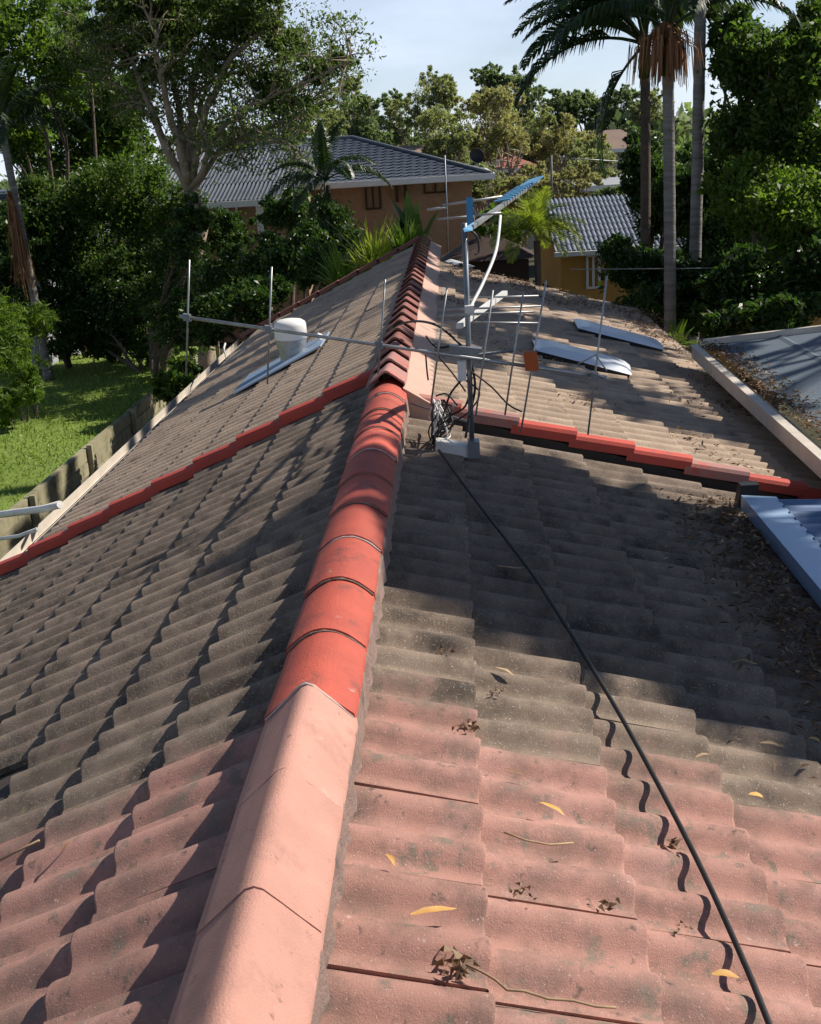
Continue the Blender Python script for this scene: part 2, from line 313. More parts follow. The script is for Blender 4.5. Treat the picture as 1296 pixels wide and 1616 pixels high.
def make_tree(name, label, base, blobs, n, size, leaf, bark='bark', rt=.12, seed=0, group=None, cat='tree', fork=None, aspect=.45, droop=0.0, sub=45, spread=.25, inner=.15, flat=.8, limbs=True, twigs=1, rough=10):
    rng = np.random.default_rng(seed); base = np.array(base, float); t = thing(name, label, cat, tuple(base), group)
    cen = np.mean([b[0] for b in blobs], 0); low = min(b[0][2]-b[1][2] for b in blobs)
    fork = np.array(fork, float) if fork is not None else base*.65+np.array([cen[0], cen[1], max(low, base[2]+.3)])*.35
    if fork[2] < base[2]+.2: fork[2] = base[2]+.2
    mb = MB(); limb(mb, base-np.array([0, 0, .15]), fork, rt, rt*.75, rng, .04)
    for c, r in (blobs if limbs else []):
        pts = limb(mb, fork, np.array(c), rt*.6, rt*.12, rng, .1)
        for k in range(3+twigs):
            d = unit(rng.normal(size=3)); limb(mb, pts[3+k % 3], np.array(c)+d*np.array(r)*.85, rt*.22, rt*.05, rng, .1, 4, .05, 5)
    mb.build('trunk', M[bark], t)
    P = crown_pts(blobs, n, rng, sub, spread, inner, flat, rough); quads_mesh('crown', leaf_quads(P, size, aspect, rng, droop), M[leaf], t)
    return t
def blob(px, py, Y, rx, rz, ry=None):    # crown mass seen around a photo pixel, real size at distance Y
    k = Y/CAM_F; c = at(px, py, Y); return (tuple(c), (rx*k, (ry if ry is not None else rx)*k, rz*k))

# ------------------------------------------------------------------ roof tiles
TW = .30
def tile_mesh(name, L, seed, amp=.017, st=.02):
    rng = random.Random(seed); nu = 20; mb = MB()
    def prof(u):
        c = math.cos(2*math.pi*(u-.058)/.15); c = (abs(c)**.7)*(1 if c > 0 else -1)
        z = amp*c
        if u > TW-.022: z += .005
        return z
    us = [.0015+(TW-.003)*i/nu for i in range(nu+1)]
    rows = []
    for (v, dz) in ((-L-.06, -st*(L+.06)/L), (-L*.5, -st*.5), (-.005, .0), (.0, -.0025), (.0, -st*.85)):
        rows.append([(u, v, prof(u)+dz+rng.uniform(-.0006, .0006)+(rng.uniform(-.0015, .0015) if v == 0 else 0)) for u in us])
    w = nu+1
    for k in range(4):
        mb.add(rows[k]+rows[k+1], [(i, i+1, w+i+1, w+i)[::-1] for i in range(nu)], k < 2)
    for i, r in ((0, -1), (nu, 1)):      # side faces
        vs = [(rows[k][i][0], rows[k][i][1], rows[k][i][2]) for k in (0, 1, 2)]; lo = [(a, b, c-.02) for a, b, c in vs]
        fs = [(0, 1, 4, 3), (1, 2, 5, 4)]; mb.add(vs+lo, fs if r > 0 else [f[::-1] for f in fs])
    return mb.mesh(name)
G_R, S_R, Y_R = .32545, .47644, 1.96235
G_L, S_L, Y_L = .30797, .39317, 1.94367
RNG = random.Random(5)
TILE_R = [tile_mesh('roof_tile', G_R, i, .0175, .022) for i in range(3)]
TILE_L = [tile_mesh('roof_tile', G_L, 10+i, .0165, .020) for i in range(3)]
def tile_matrix(side, s, yj, raise_=0.0, jit=1.0):
    if side > 0: eu = Vector((0, -1, 0)); ev = Vector((math.cos(TH_R), 0, -math.sin(TH_R)))
    else: eu = Vector((0, 1, 0)); ev = Vector((-math.cos(TH_L), 0, -math.sin(TH_L)))
    w = eu.cross(ev); p = ev*s+Vector((0, yj, raise_))
    p += ev*RNG.uniform(-.004, .004)*jit+eu*RNG.uniform(-.0015, .0015)*jit+w*RNG.uniform(-.0015, .0015)*jit
    m = Matrix(((eu.x, ev.x, w.x, p.x), (eu.y, ev.y, w.y, p.y), (eu.z, ev.z, w.z, p.z), (0, 0, 0, 1)))
    return m @ Matrix.Rotation(RNG.uniform(-.010, .010)*jit, 4, 'Z') @ Matrix.Rotation(RNG.uniform(-.010, .010)*jit, 4, 'X')
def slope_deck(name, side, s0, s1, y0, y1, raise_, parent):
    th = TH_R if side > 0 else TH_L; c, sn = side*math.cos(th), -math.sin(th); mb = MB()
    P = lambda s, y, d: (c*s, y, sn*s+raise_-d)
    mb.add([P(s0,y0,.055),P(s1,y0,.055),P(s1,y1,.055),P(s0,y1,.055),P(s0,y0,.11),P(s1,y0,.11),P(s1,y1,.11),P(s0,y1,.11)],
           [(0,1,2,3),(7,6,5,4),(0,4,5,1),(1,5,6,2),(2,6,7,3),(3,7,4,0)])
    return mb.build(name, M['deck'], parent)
def put_tile(me, mw, mat, parent):
    o = bpy.data.objects.new('roof_tile', me); COL.objects.link(o)
    if not me.materials: me.materials.append(mat)
    o.material_slots[0].link = 'OBJECT'; o.material_slots[0].material = mat
    o.parent = parent; o.matrix_basis = mw; return o

near = thing('tiled_house', 'house under the near tiled roof with pink front tiles and red ridge', 'house', (0, 0, 0))
far = thing('tiled_house', 'further house whose brown tiled roof begins at the red verge rows', 'house', (0, 0, 0))
# near roof
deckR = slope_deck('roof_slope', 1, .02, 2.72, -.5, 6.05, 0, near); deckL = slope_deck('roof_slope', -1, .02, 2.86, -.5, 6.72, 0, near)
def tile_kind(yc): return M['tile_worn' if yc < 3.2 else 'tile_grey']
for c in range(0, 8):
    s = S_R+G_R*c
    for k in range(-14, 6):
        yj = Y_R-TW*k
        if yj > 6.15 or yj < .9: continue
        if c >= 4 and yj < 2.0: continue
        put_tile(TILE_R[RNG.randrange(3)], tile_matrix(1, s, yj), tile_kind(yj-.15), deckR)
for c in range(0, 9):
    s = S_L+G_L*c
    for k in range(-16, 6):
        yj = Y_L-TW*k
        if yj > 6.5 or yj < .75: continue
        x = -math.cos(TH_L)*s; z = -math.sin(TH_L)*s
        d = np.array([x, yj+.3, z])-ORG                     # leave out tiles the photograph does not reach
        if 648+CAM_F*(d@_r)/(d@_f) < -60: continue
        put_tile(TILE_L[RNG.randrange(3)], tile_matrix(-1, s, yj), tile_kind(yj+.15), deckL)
# far roof
RZ = .06
fdR = slope_deck('roof_slope', 1, .05, 2.9, 6.03, 13.9, RZ, far); fdL = slope_deck('roof_slope', -1, .02, 2.84, 6.75, 16.1, RZ, far)
rest = {1: [], -1: []}; cand = []
for side, S0, G, Y0, nc, ya, yb in ((1, S_R, G_R, .39, 8, 6.05, 13.95), (-1, S_L, G_L, Y_L+.02, 8, 6.72, 16.0)):
    for c in range(nc):
        s = S0+G*c
        for k in range(-48, 0):
            yj = Y0-TW*k
            lo, hi = (yj-TW, yj) if side > 0 else (yj, yj+TW)
            if lo < ya-.01 or hi > yb: continue
            cand.append((hi, side, s, yj))
cand.sort(key=lambda q: q[0])
for i, (hi, side, s, yj) in enumerate(cand):
    me = (TILE_R if side > 0 else TILE_L)[RNG.randrange(3)]; mw = tile_matrix(side, s, yj, RZ)
    if i < 300: put_tile(me, mw, M['tile_far'], fdR if side > 0 else fdL)
    else: rest[side].append((me, mw))
for side in (1, -1):
    if not rest[side]: continue
    Vs, Fs, Sm = [], [], []
    for me, mw in rest[side]:
        b = len(Vs); Vs += [tuple(mw @ v.co) for v in me.vertices]
        for p in me.polygons: Fs.append(tuple(b+i for i in p.vertices)); Sm.append(p.use_smooth)
    mb = MB(); mb.v, mb.f, mb.sm = Vs, Fs, Sm
    o = mb.build('distant_roof_tiles', M['tile_far'], far); o['kind'] = 'stuff'

# ridge caps
RX = .066
def cap_z(x, hw, h, rnd):
    ax = abs(x); return h*(1-ax/hw) if ax >= rnd else h*(1-rnd/hw)+h*(rnd/hw)*(1-(ax/rnd)**2)*.55
def cap_mesh(name, L, hw, h, rnd, tilt, seed, flare=0.0):
    """ridge cap running along +Y from 0 to L, apex rounded by rnd"""
    rng = random.Random(seed); n = 14; mb = MB()
    def sec(y, sc, dz):
        pts = []
        for i in range(n+1):
            x = hw*(2*i/n-1); ax = abs(x)
            z = cap_z(x, hw, h, rnd)
            pts.append((x*sc, y, z+dz+rng.uniform(-.0006, .0006)))
        return [(pts[0][0]-.002, y, pts[0][2]-.022)]+pts+[(pts[-1][0]+.002, y, pts[-1][2]-.022)]
    ys = [(0, 1+flare, max(0, tilt)), (L*.5, 1+flare*.4, abs(tilt)*.5), (L, 1, max(0, -tilt))]
    rows = [sec(*q) for q in ys]; w = n+3
    for k in range(2): mb.add(rows[k]+rows[k+1], [(i, i+1, w+i+1, w+i) for i in range(w-1)], True)
    for r, rev in ((rows[0], False), (rows[-1], True)):
        lo = [(x, y, z-.013) for x, y, z in r]; fs = [(w+i, w+i+1, i+1, i) for i in range(w-1)]
        mb.add(r+lo, [f[::-1] for f in fs] if rev else fs)
    return mb.mesh(name)
CAPN = [cap_mesh('ridge_cap', .384, .107, .104, .022, .002, i, .003) for i in range(4)]
CAPRD = [cap_mesh('ridge_cap', .405, .103, .091, .088, .011, 40+i, .028) for i in range(4)]
CAPF = [cap_mesh('ridge_cap', .42, .098, .074, .018, .030, 20+i) for i in range(4)]
def put_cap(me, loc, mat, parent, rz=0.0):
    o = bpy.data.objects.new('ridge_cap', me); COL.objects.link(o)
    if not me.materials: me.materials.append(mat)
    o.material_slots[0].link = 'OBJECT'; o.material_slots[0].material = mat; o.parent = parent
    o.location = loc; o.rotation_euler = (RNG.uniform(-.006, .006), RNG.uniform(-.012, .012), rz+RNG.uniform(-.008, .008)); return o
CAP0 = .095
for i in range(16):
    y = CAP0+.378*i
    pk = y+.378 < 2.45; put_cap((CAPN if pk else CAPRD)[i % 4], (RX, y, .032), M['cap_pink'] if pk else M['cap_red'], near)
for i in range(27):
    y = 6.02+.378*i
    put_cap(CAPF[i % 4], (RX-.004, y, .062), M['verge_pink'] if i == 0 else M['verge_pink'] if i == 1 else M['cap_brown'], far)
for i in range(1, 16):                   # pointing between the caps
    y = CAP0+.378*i; mb = MB(); rj = random.Random(i)
    sec = [(RX+x, .032+.003+(cap_z(x, .107, .104, .022) if y < 2.4 else cap_z(x, .104, .092, .088)+.003)) for x in np.linspace(-.103, .103, 15)]
    mb.tube([(x, y-.003+rj.uniform(-.002, .002), z-.003) for x, z in sec], [(.0036 if y > 2.3 else .0022)*rj.uniform(.6, 1.2) for _ in sec], 5)
    if y > 2.3: mb.build('pointing', M['cap_pink' if y < 2.3 else 'mortar' if i % 3 else 'pointing'], near)
# bedding mortar under the caps: uneven strips on both sides
def bedding(name, x_in, x_out, y0, y1, zin, side, parent, seed, mat='mortar', raise_=0.0):
    rng = random.Random(seed); th = TH_R if side > 0 else TH_L; mb = MB(); n = int((y1-y0)/.03); top, mid, bot = [], [], []
    for i in range(n+1):
        y = y0+(y1-y0)*i/n; ph = math.cos(2*math.pi*(y-.05)/.15)
        xo = x_out+rng.uniform(-.005, .006)+.004*ph
        top.append((x_in*1.0, y, zin)); 
        mid.append((xo*.6+x_in*.4, y, zin-.018+rng.uniform(-.004, .004)))
        bot.append((xo, y, -math.tan(th)*abs(xo)+raise_-.012+rng.uniform(-.003, .003)))
    w = n+1
    for a, b in ((top, mid), (mid, bot)):
        fs = [(i, i+1, w+i+1, w+i) for i in range(n)]; mb.add(a+b, fs if side < 0 else [f[::-1] for f in fs], True)
    return mb.build(name, M[mat], parent)
bedding('mortar_bedding', RX+.100, RX+.112, .3, 6.02, .034, 1, near, 1)
bedding('mortar_bedding', RX-.055, RX-.075, .3, 6.02, .034, -1, near, 2)
bedding('mortar_bedding', RX-.095, RX-.14, 6.1, 16.0, .064, -1, far, 3, raise_=RZ)
# pale flashing that drops from the far ridge to the lower right slope
mb = MB()
def fl(a, b):
    x = RX+.085+(.30-RX-.085)*a; z = .066+(-.030-.066)*(a**.9)+.006*math.sin(40*b)*a; return (x, 5.99+10*b, z)
mb.grid(lambda a, b: fl(a, b), 5, 60); mb.add([fl(0, 0), fl(1, 0), (.315, 5.99, -.13), (RX+.085, 5.99, -.13)], [(0, 1, 2, 3)])
mb.build('flashing', M['flash_pink'], far)

# red verge tiles stepping down both slopes
def verge_mesh(name, G, flip):
    mb = MB(); w = .10; prof = [(-.012, -.052), (-.012, -.006), (0.0, .012), (.03, .019), (.065, .017), (w, .004), (w, -.02)]
    if flip: prof = [(-a, b) for a, b in prof]
    vs = []
    for v, dz in ((-G-.03, -.022), (0, .006)):
        vs += [(u, v, z+dz) for u, z in prof]
    n = len(prof); fs = [(i, i+1, n+i+1, n+i) for i in range(n-1)]
    mb.add(vs, [f[::-1] for f in fs] if not flip else fs, False)
    f = tuple(range(n, 2*n)); mb.add(vs, [f if flip else f[::-1]], False); return mb.mesh(name)
VR = verge_mesh('verge_tile', G_R, True); VL = verge_mesh('verge_tile', G_L, False)
def put_verge(side, c, mat):
    s = (S_R+G_R*c) if side > 0 else (S_L+G_L*c); y = 6.03 if side > 0 else 6.68
    o = bpy.data.objects.new('verge_tile', VR if side > 0 else VL); COL.objects.link(o)
    if not o.data.materials: o.data.materials.append(mat)
    o.material_slots[0].link = 'OBJECT'; o.material_slots[0].material = mat; o.parent = far; o.matrix_basis = tile_matrix(side, s, y, RZ+.012, .6)
for c, mk in enumerate(['verge_pink', 'verge_pink', 'verge_red', 'verge_red', 'verge_red', 'verge_pink', 'verge_red', 'verge_red']): put_verge(1, c, M[mk])
for c in range(9): put_verge(-1, c, M['verge_red'])
# far gable: faded barge tiles and gable wall
mb = MB()
for side, th, S in ((1, TH_R, 0), (-1, TH_L, 2.86)):
    if S: 
        for j in range(9):
            s0, s1 = S*j/9, S*(j+1)/9+.02
            mb.beam((-math.cos(th)*s0, 16.06, -math.sin(th)*s0+RZ+.03+.01), (-math.cos(th)*s1, 16.06, -math.sin(th)*s1+RZ+.03), .12, .05)
mb.build('barge_tiles', M['cap_brown'], far)

# walls, fascia and gutters of the two houses
def walls(parent, y0, y1, xl, xr, mat):
    mb = MB(); mb.add([(xl, y0, GZ), (xr, y0, GZ), (xr, y1, GZ), (xl, y1, GZ), (xl, y0, -1.30), (xr, y0, -.98), (xr, y1, -.98), (xl, y1, -1.30)],
                      [(0,1,5,4),(1,2,6,5),(2,3,7,6),(3,0,4,7)])
    mb.build('wall', M[mat], parent)
walls(near, -.4, 6.05, -2.15, 2.2, 'brick'); walls(far, 6.35, 15.95, -2.1, 2.35, 'brick')
mb = MB()
mb.add([(-2.1,15.95,-1.3),(2.35,15.95,-.98),(0,15.95,-.1)], [(0,2,1)]); mb.build('gable', M['brick'], far)
def gutter(parent, x, z, y0, y1, mat, side=-1, w=.11, h=.075):
    mb = MB(); t = .006
    mb.box((x, y0, z-h), (x+side*w, y1, z-h+t)); mb.box((x, y0, z-h+t), (x+side*t, y1, z)); mb.box((x+side*(w-t), y0, z-h+t), (x+side*w, y1, z+.008))
    return mb.build('gutter', M[mat], parent)
EX_L = -math.cos(TH_L)*2.84; EZ_L = -math.sin(TH_L)*2.84
gutter(far, EX_L+.04, EZ_L+RZ-.035, 6.6, 16.05, 'cream'); gutter(near, EX_L+.02, EZ_L-.045, -.4, 6.58, 'cream')
mb = MB(); mb.box((EX_L+.05, -.4, EZ_L-.18), (EX_L+.075, 16, EZ_L-.05)); mb.build('fascia', M['white_metal'], far)

# ------------------------------------------------------------------ things standing on the roofs
def slope_pt(side, s, y, up=0.0, raise_=0.0):
    th = TH_R if side > 0 else TH_L
    return np.array([side*(math.cos(th)*s+math.sin(th)*up), y, -math.sin(th)*s+math.cos(th)*up+raise_])

# TV antenna: mast, bracket, vertical-rod boom, horizontal-rod boom and the blue boom on top
MAST = (.50, 5.29)
ant = thing('tv_antenna', 'tall galvanised mast carrying three television aerials beside the ridge', 'antenna', (MAST[0], MAST[1], -.15))
m_top = at(733, 352, 5.29); m_bot = np.array([.50, 5.29, -.14])
MB().tube([m_bot, m_bot*.5+m_top*.5, m_top], .0125, 12).build('mast', M['galv'], ant)
mb = MB(); a, b = on_slope(688, 700, 1, .03), on_slope(738, 712, 1, .03)
mb.beam(a+np.array([0, 0, .015]), b+np.array([.015, 0, .02]), .10, .012)
mb.beam(a+np.array([0, -.05, .0]), b+np.array([.015, -.05, .0]), .008, .045); mb.build('base_plate', M['white_metal'], ant)
mb = MB(); mb.obox(b+np.array([.03, -.03, .02]), (.028, 0, 0), (0, .035, 0), (0, 0, .04)); mb.build('mast_foot', M['galv'], ant)
mb = MB(); mb.tube([m_bot+(m_top-m_bot)*.15, slope_pt(1, .20, 5.75, .03, RZ)], .006, 6); mb.build('stay', M['galv'], ant)
# long boom with upright rods
bL, bR = at(283, 499, 5.5), at(958, 596, 5.1); bdir = (bR-bL)/np.linalg.norm(bR-bL)
MB().tube([bL, bR], .0085, 8).build('boom', M['alu'], ant)
ROD = [((299, 410), (294, 592), 5.5), ((429, 421), (422, 606), 5.42), ((608, 441), (597, 590), 5.32), ((706, 451), (680, 640), 5.27),
       ((778, 458), (751, 656), 5.22), ((826, 462), (797, 655), 5.19), ((862, 443), (822, 683), 5.16), ((958, 435), (928, 686), 5.10)]
for (p, q, Y) in ROD:
    t = (np.array([at((p[0]+q[0])/2, (p[1]+q[1])/2, Y)])-bL)@bdir; Yb = (bL+bdir*t[0])[1]-.014
    MB().tube([at(*p, Yb), at(*q, Yb)], .0044, 6).build('rod', M['alu'], ant)
    cpt = bL+bdir*t[0]
for (p, q, Y) in (ROD[0], ROD[1], ROD[2], ROD[7]):
    mid = at((p[0]+q[0])/2, (p[1]+q[1])/2, Y); t = float((mid-bL)@bdir); c = bL+bdir*t
    MB().obox(c, bdir*.018, (0, .018, 0), (0, 0, .016)).build('rod_clamp', M['galv'], ant)
mb = MB(); c = at(838, 569, 5.14); mb.obox(c, (.030, 0, 0), (0, .03, 0), (-.004, 0, .042)); mb.build('junction_cap', M['orange'], ant)
mb = MB(); e = at(958, 585, 5.06); mb.tube([at(912, 575, 5.12), at(940, 560, 5.1), e], .004, 5); mb.tube([at(912, 577, 5.12), at(958, 598, 5.08)], .005, 5); mb.build('boom_brace', M['alu'], ant)
mb = MB(); c = at(735, 552, 5.27); mb.obox(c, (.075, 0, -.012), (0, .03, 0), (0, 0, .017)); mb.tube([at(722, 550, 5.25), at(736, 562, 5.25), at(812, 553, 5.2)], .007, 6); mb.build('boom_clamp', M['galv'], ant)
mb = MB(); c = at(729, 585, 5.26); mb.obox(c, (.02, 0, 0), (0, .02, 0), (0, 0, .045)); mb.build('balun_box', M['white_metal'], ant)
# middle boom with level rods
uA, uB = at(724, 515, 5.27), at(797, 462, 6.0)
MB().beam(uA, uB, .028, .022).build('boom', M['white_metal'], ant)
for (x0, y0, x1, y1) in ((692, 489, 856, 483), (694, 497, 842, 492), (700, 508, 852, 510), (738, 470, 850, 467), (692, 499, 757, 496)):
    Y = 5.45 if y0 > 480 else 5.8
    MB().tube([at(x0, y0, Y), at(x1, y1, Y)], .0048, 6).build('rod', M['alu'], ant)
mb = MB(); c = at(741, 487, 5.28); mb.obox(c, (.022, 0, 0), (0, .03, 0), (0, 0, .016)); mb.build('boom_clamp', M['white_metal'], ant)
# top boom: blue corner piece and blue directors, level rods
tA, tB = at(745, 358, 5.27), at(850, 284, 7.6)
MB().beam(tA, tB, .02, .02).build('boom', M['alu'], ant)
mb = MB(); mb.beam(at(741, 312, 5.35), at(742, 358, 5.3), .03, .012, (0, 1, 0)); mb.add([at(731, 361, 5.2), at(748, 350, 5.3), at(746, 364, 5.25), at(733, 366, 5.2)], [(0, 1, 2, 3), (3, 2, 1, 0)]); mb.build('corner_reflector', M['blue'], ant)
for k in range(9):
    t = .38+.33*k/8; c = tA+(tB-tA)*t+np.array([0, 0, .025]); d = (tB-tA)/np.linalg.norm(tB-tA)
    MB().obox(c, (.042, 0, .004), d*.018, (0, 0, .004)).build('director', M['blue'], ant)
mb = MB(); d = (tB-tA)/np.linalg.norm(tB-tA); mb.obox(tA+(tB-tA)*.85+np.array([.0, 0, .02]), (.045, 0, .01), d*.24, (0, 0, .006)); mb.build('director', M['blue'], ant)
for (x0, y0, x1, y1) in ((698, 324, 793, 310), (674, 331, 706, 327), (690, 346, 750, 341), (748, 340, 791, 336)):
    MB().tube([at(x0, y0, 5.4), at(x1, y1, 5.4)], .0055, 6).build('rod', M['alu'], ant)
# leads
def cable(name, pts, r, mat, parent, n=6, sub=8):
    P = [np.array(p) for p in pts]; out = []
    for i in range(len(P)-1):
        p0, p1, p2, p3 = P[max(i-1, 0)], P[i], P[i+1], P[min(i+2, len(P)-1)]
        for k in range(sub):
            t = k/sub; out.append(.5*((2*p1)+(-p0+p2)*t+(2*p0-5*p1+4*p2-p3)*t*t+(-p0+3*p1-3*p2+p3)*t**3))
    out.append(P[-1]); return MB().tube(out, r, n).build(name, M[mat], parent)
cable('lead', [at(790, 341, 6.1), at(783, 395, 5.7), at(763, 445, 5.45), at(745, 480, 5.3), at(738, 496, 5.27)], .008, 'white_metal', ant)
rg = random.Random(3)
for (q, r) in (([(742, 565), (750, 610), (741, 655), (735, 690)], .006), ([(738, 590), (712, 620), (700, 655), (690, 690)], .005), ([(745, 595), (735, 640), (706, 660), (684, 690)], .005),
               ([(735, 600), (757, 620), (740, 650), (712, 668), (690, 680)], .004), ([(742, 560), (728, 545), (700, 520), (680, 510), (655, 507), (630, 512), (612, 522)], .006),
               ([(690, 560), (715, 590), (735, 618)], .004), ([(672, 530), (690, 548), (716, 545)], .005), ([(742, 585), (775, 610), (802, 638), (824, 650)], .004), ([(688, 625), (705, 622), (722, 640)], .004),
               ([(738, 362), (752, 372), (756, 395), (750, 402)], .005), ([(672, 560), (674, 585), (676, 600)], .004)):
    cable('lead', [at(x, y, 5.30-.02*rg.random()-(.18 if y > 670 else 0)+(.9 if x < 640 else .5 if x < 670 else 0)) for x, y in q], r, 'black', ant)
rng = np.random.default_rng(8)
for k in range(15):
    p0 = at(684+rng.uniform(-7, 7), 704+rng.uniform(-8, 8), 5.34); p = [p0]
    tgt = [at(690+rng.uniform(-14, 26), 690-rng.uniform(0, 62), 5.4+rng.uniform(-.1, .12)) for _ in range(2)]+[at(686+rng.uniform(-6, 20), 665+rng.uniform(-28, 30), 5.42)]
    cable('lead', p+tgt, .0035+.002*rng.random(), 'black' if k % 3 else 'white_metal', ant, 5, 6)

# black conduit crossing the near right slope
pts = []
for (x, y) in ((693, 711), (746, 783), (834, 897), (868, 948), (918, 1027), (991, 1150), (1089, 1334), (1169, 1506), (1213, 1613), (1270, 1752)):
    pts.append(on_slope(x, y, 1, .027))
cb = cable('conduit', pts, .0066, 'black', None, 8, 6)
tag(cb, 'thin black conduit running down the right roof slope from the mast foot', 'cable')

# skylight domes on the far right slope
def skylight(label, c1, c2, c3, c4, h):
    t = thing('skylight', label, 'skylight', tuple((c1+c3)/2), 'flat skylights on the far right slope')
    n = np.array([math.sin(TH_R), 0, math.cos(TH_R)]); cs = [c1, c2, c3, c4]; cen = sum(cs)/4
    mb = MB(); mb.add([c-n*.03 for c in cs]+[c+n*.03 for c in cs], [(0,1,5,4),(1,2,6,5),(2,3,7,6),(3,0,4,7)]); mb.build('kerb', M['black'], t)
    mb = MB(); 
    def dome(a, b):
        p = (c1*(1-a)+c2*a)*(1-b)+(c4*(1-a)+c3*a)*b; p = cen+(p-cen)*1.04
        return p+n*(.032+h*min(1, 5.5*min(a, 1-a, b, 1-b))**.5)
    mb.grid(dome, 16, 10); mb.build('dome', M['skylight'], t); return t
def far_r(s, y): return slope_pt(1, s, y, 0, RZ)
skylight('pale blue flat skylight nearer the mast on far right slope', far_r(1.10, 8.52), far_r(1.80, 8.45), far_r(1.86, 8.92), far_r(1.10, 9.02), .045)
skylight('pale blue flat skylight further away near the litter edge', far_r(1.64, 10.45), far_r(2.42, 10.38), far_r(2.48, 10.92), far_r(1.66, 11.1), .03)

# tubular skylight on the far left slope
t = thing('tubular_skylight', 'round tubular skylight with milky dome on the left slope', 'skylight', tuple(slope_pt(-1, 1.05, 9.6, 0, RZ)))
c = slope_pt(-1, 1.05, 9.6, .0, RZ)
MB().lathe(c+np.array([0, 0, -.08]), [(.115, 0), (.105, .08), (.108, .14), (.125, .20), (.134, .27)], 28).build('flashing_cone', M['alu'], t)
MB().lathe(c, [(.13, .185), (.139, .19), (.137, .30), (.130, .325), (.10, .345), (.05, .354), (.001, .356)], 28).build('dome', M['white'], t)
mb = MB(); p = [slope_pt(-1, s, y, .022, RZ) for s, y in ((.72, 9.25), (1.55, 9.2), (1.55, 10.0), (.72, 10.0))]; q = [slope_pt(-1, s, y, .036, RZ) for s, y in ((.72, 9.25), (1.55, 9.2), (1.55, 10.0), (.72, 10.0))]
mb.add(p+q, [(4,5,6,7)[::-1],(0,1,5,4),(1,2,6,5),(2,3,7,6),(3,0,4,7)]); mb.build('base_flashing', M['bluemetal'], t)
MB().lathe(slope_pt(-1, .78, 9.7, .05, RZ), [(.03, -.03), (.035, .03), (.001, .05)], 10).build('sealant_lump', M['white'], t)
# white bracket at the left eave
t = thing('eave_bracket', 'white bent bracket standing at the left eave beyond the skylight', 'bracket', tuple(slope_pt(-1, 2.45, 12.9, 0, RZ)))
a = slope_pt(-1, 2.42, 12.9, .03, RZ); MB().tube([a+np.array([-.05, .3, .16]), a+np.array([-.03, .1, .14]), a, a+np.array([.22, .15, .13])], .012, 6).build('bent_tube', M['white_metal'], t)

# patio cover with pale blue capping over the lower right slope
pc = thing('patio_cover', 'pale blue metal capping and corrugated sheet over the right eave', 'patio cover', (1.85, 4, -.5))
UPc = .085
c0, c1 = slope_pt(1, 1.90, 5.42, UPc), slope_pt(1, 1.90, 1.6, UPc); dx = np.array([math.cos(.1), 0, -math.sin(.1)])
mb = MB(); w = .175
for (ya, yb) in ((1.4, 5.46),):
    A, B = slope_pt(1, 1.885, ya, UPc), slope_pt(1, 1.885, yb, UPc)
    mb.add([A, B, B+dx*w, A+dx*w], [(0, 3, 2, 1)]); dn = np.array([0, 0, -.075])
    mb.add([A, B, B+dn, A+dn], [(0, 1, 2, 3)]); mb.add([A+dx*w, B+dx*w, B+dx*w+dn, A+dx*w+dn], [(3, 2, 1, 0)]); mb.add([B, B+dx*w, B+dx*w+dn, B+dn], [(0, 1, 2, 3)])
mb.build('capping', M['bluemetal'], pc)
mb = MB(); A = slope_pt(1, 1.885, 0, UPc)+dx*(w-.01)+np.array([0, 0, -.008])
mb.grid(lambda a, b: (A[0]+2.4*a, 1.4+4.0*b, A[2]-.10*a+.016*math.cos(b*4.0/.095*2*math.pi)), 2, 420); mb.build('corrugated_sheet', M['bluesheet'], pc)
mb = MB(); q = slope_pt(1, 1.96, 5.55, 0); mb.obox(q+np.array([0, 0, .06]), (.045, 0, 0), (0, .035, 0), (.01, 0, .075)); mb.build('end_post', M['black'], pc)
mb = MB(); mb.box((4.1, 1.5, GZ), (4.2, 1.6, A[2]-.1)); mb.box((4.1, 5.2, GZ), (4.2, 5.3, A[2]-.1)); mb.build('post', M['white_metal'], pc)

# carport on the right: cream gutter, litter, sheet roof
cp = thing('carport', 'grey sheet roofed carport with cream gutter right of far tiled roof', 'carport', (4, 9, GZ))
gA, gB = at(1090, 546, 10.6), at(1296, 728, 6.45)
gA = np.array([2.63, 10.75, -.52]); gB = np.array([2.56, 4.4, -.55])
gA = atz(1092, 546, -.45); gz = gA[2]; gB = atz(1300, 730, gz); dirg = (gB-gA)/np.linalg.norm(gB-gA); gC = gA+dirg*6.2
sd = np.array([1.0, 0, 0]); upv = np.array([0, 0, 1.0])
mb = MB()
mb.obox((gA+gC)/2+np.array([.02, 0, -.05]), (gC-gA)/2, sd*.02, upv*.05); mb.obox((gA+gC)/2+np.array([.11, 0, -.095]), (gC-gA)/2, sd*.07, upv*.005)
mb.obox((gA+gC)/2+np.array([.018, 0, .006]), (gC-gA)/2, sd*.03, upv*.006); mb.build('gutter', M['cream'], cp)
zf = at(1296, 508, 10.9)
mb = MB()
def sheet(a, b):
    x = gA[0]+.17+4.2*a; y = gA[1]+.12-(gA[1]+.12-4.0)*b; k = (a*4.2/.2) % 1
    return (x+(gB[0]-gA[0])*b*.0, y, gz-.02+.075*a*4.2*.9+(.012 if k > .82 else 0))
mb.grid(sheet, 105, 6, False); mb.build('roof_sheet', M['greymetal'], cp)
mb = MB(); mb.beam((gA[0]+.10, gA[1]+.14, gz-.02), (gA[0]+4.4, gA[1]+.14, gz-.02+.075*3.9), .04, .09); mb.build('end_fascia', M['cream'], cp)
mb = MB()
for y in (5.0, 9.4): mb.box((gA[0]+4.0, y, GZ), (gA[0]+4.1, y+.1, gz+.15))
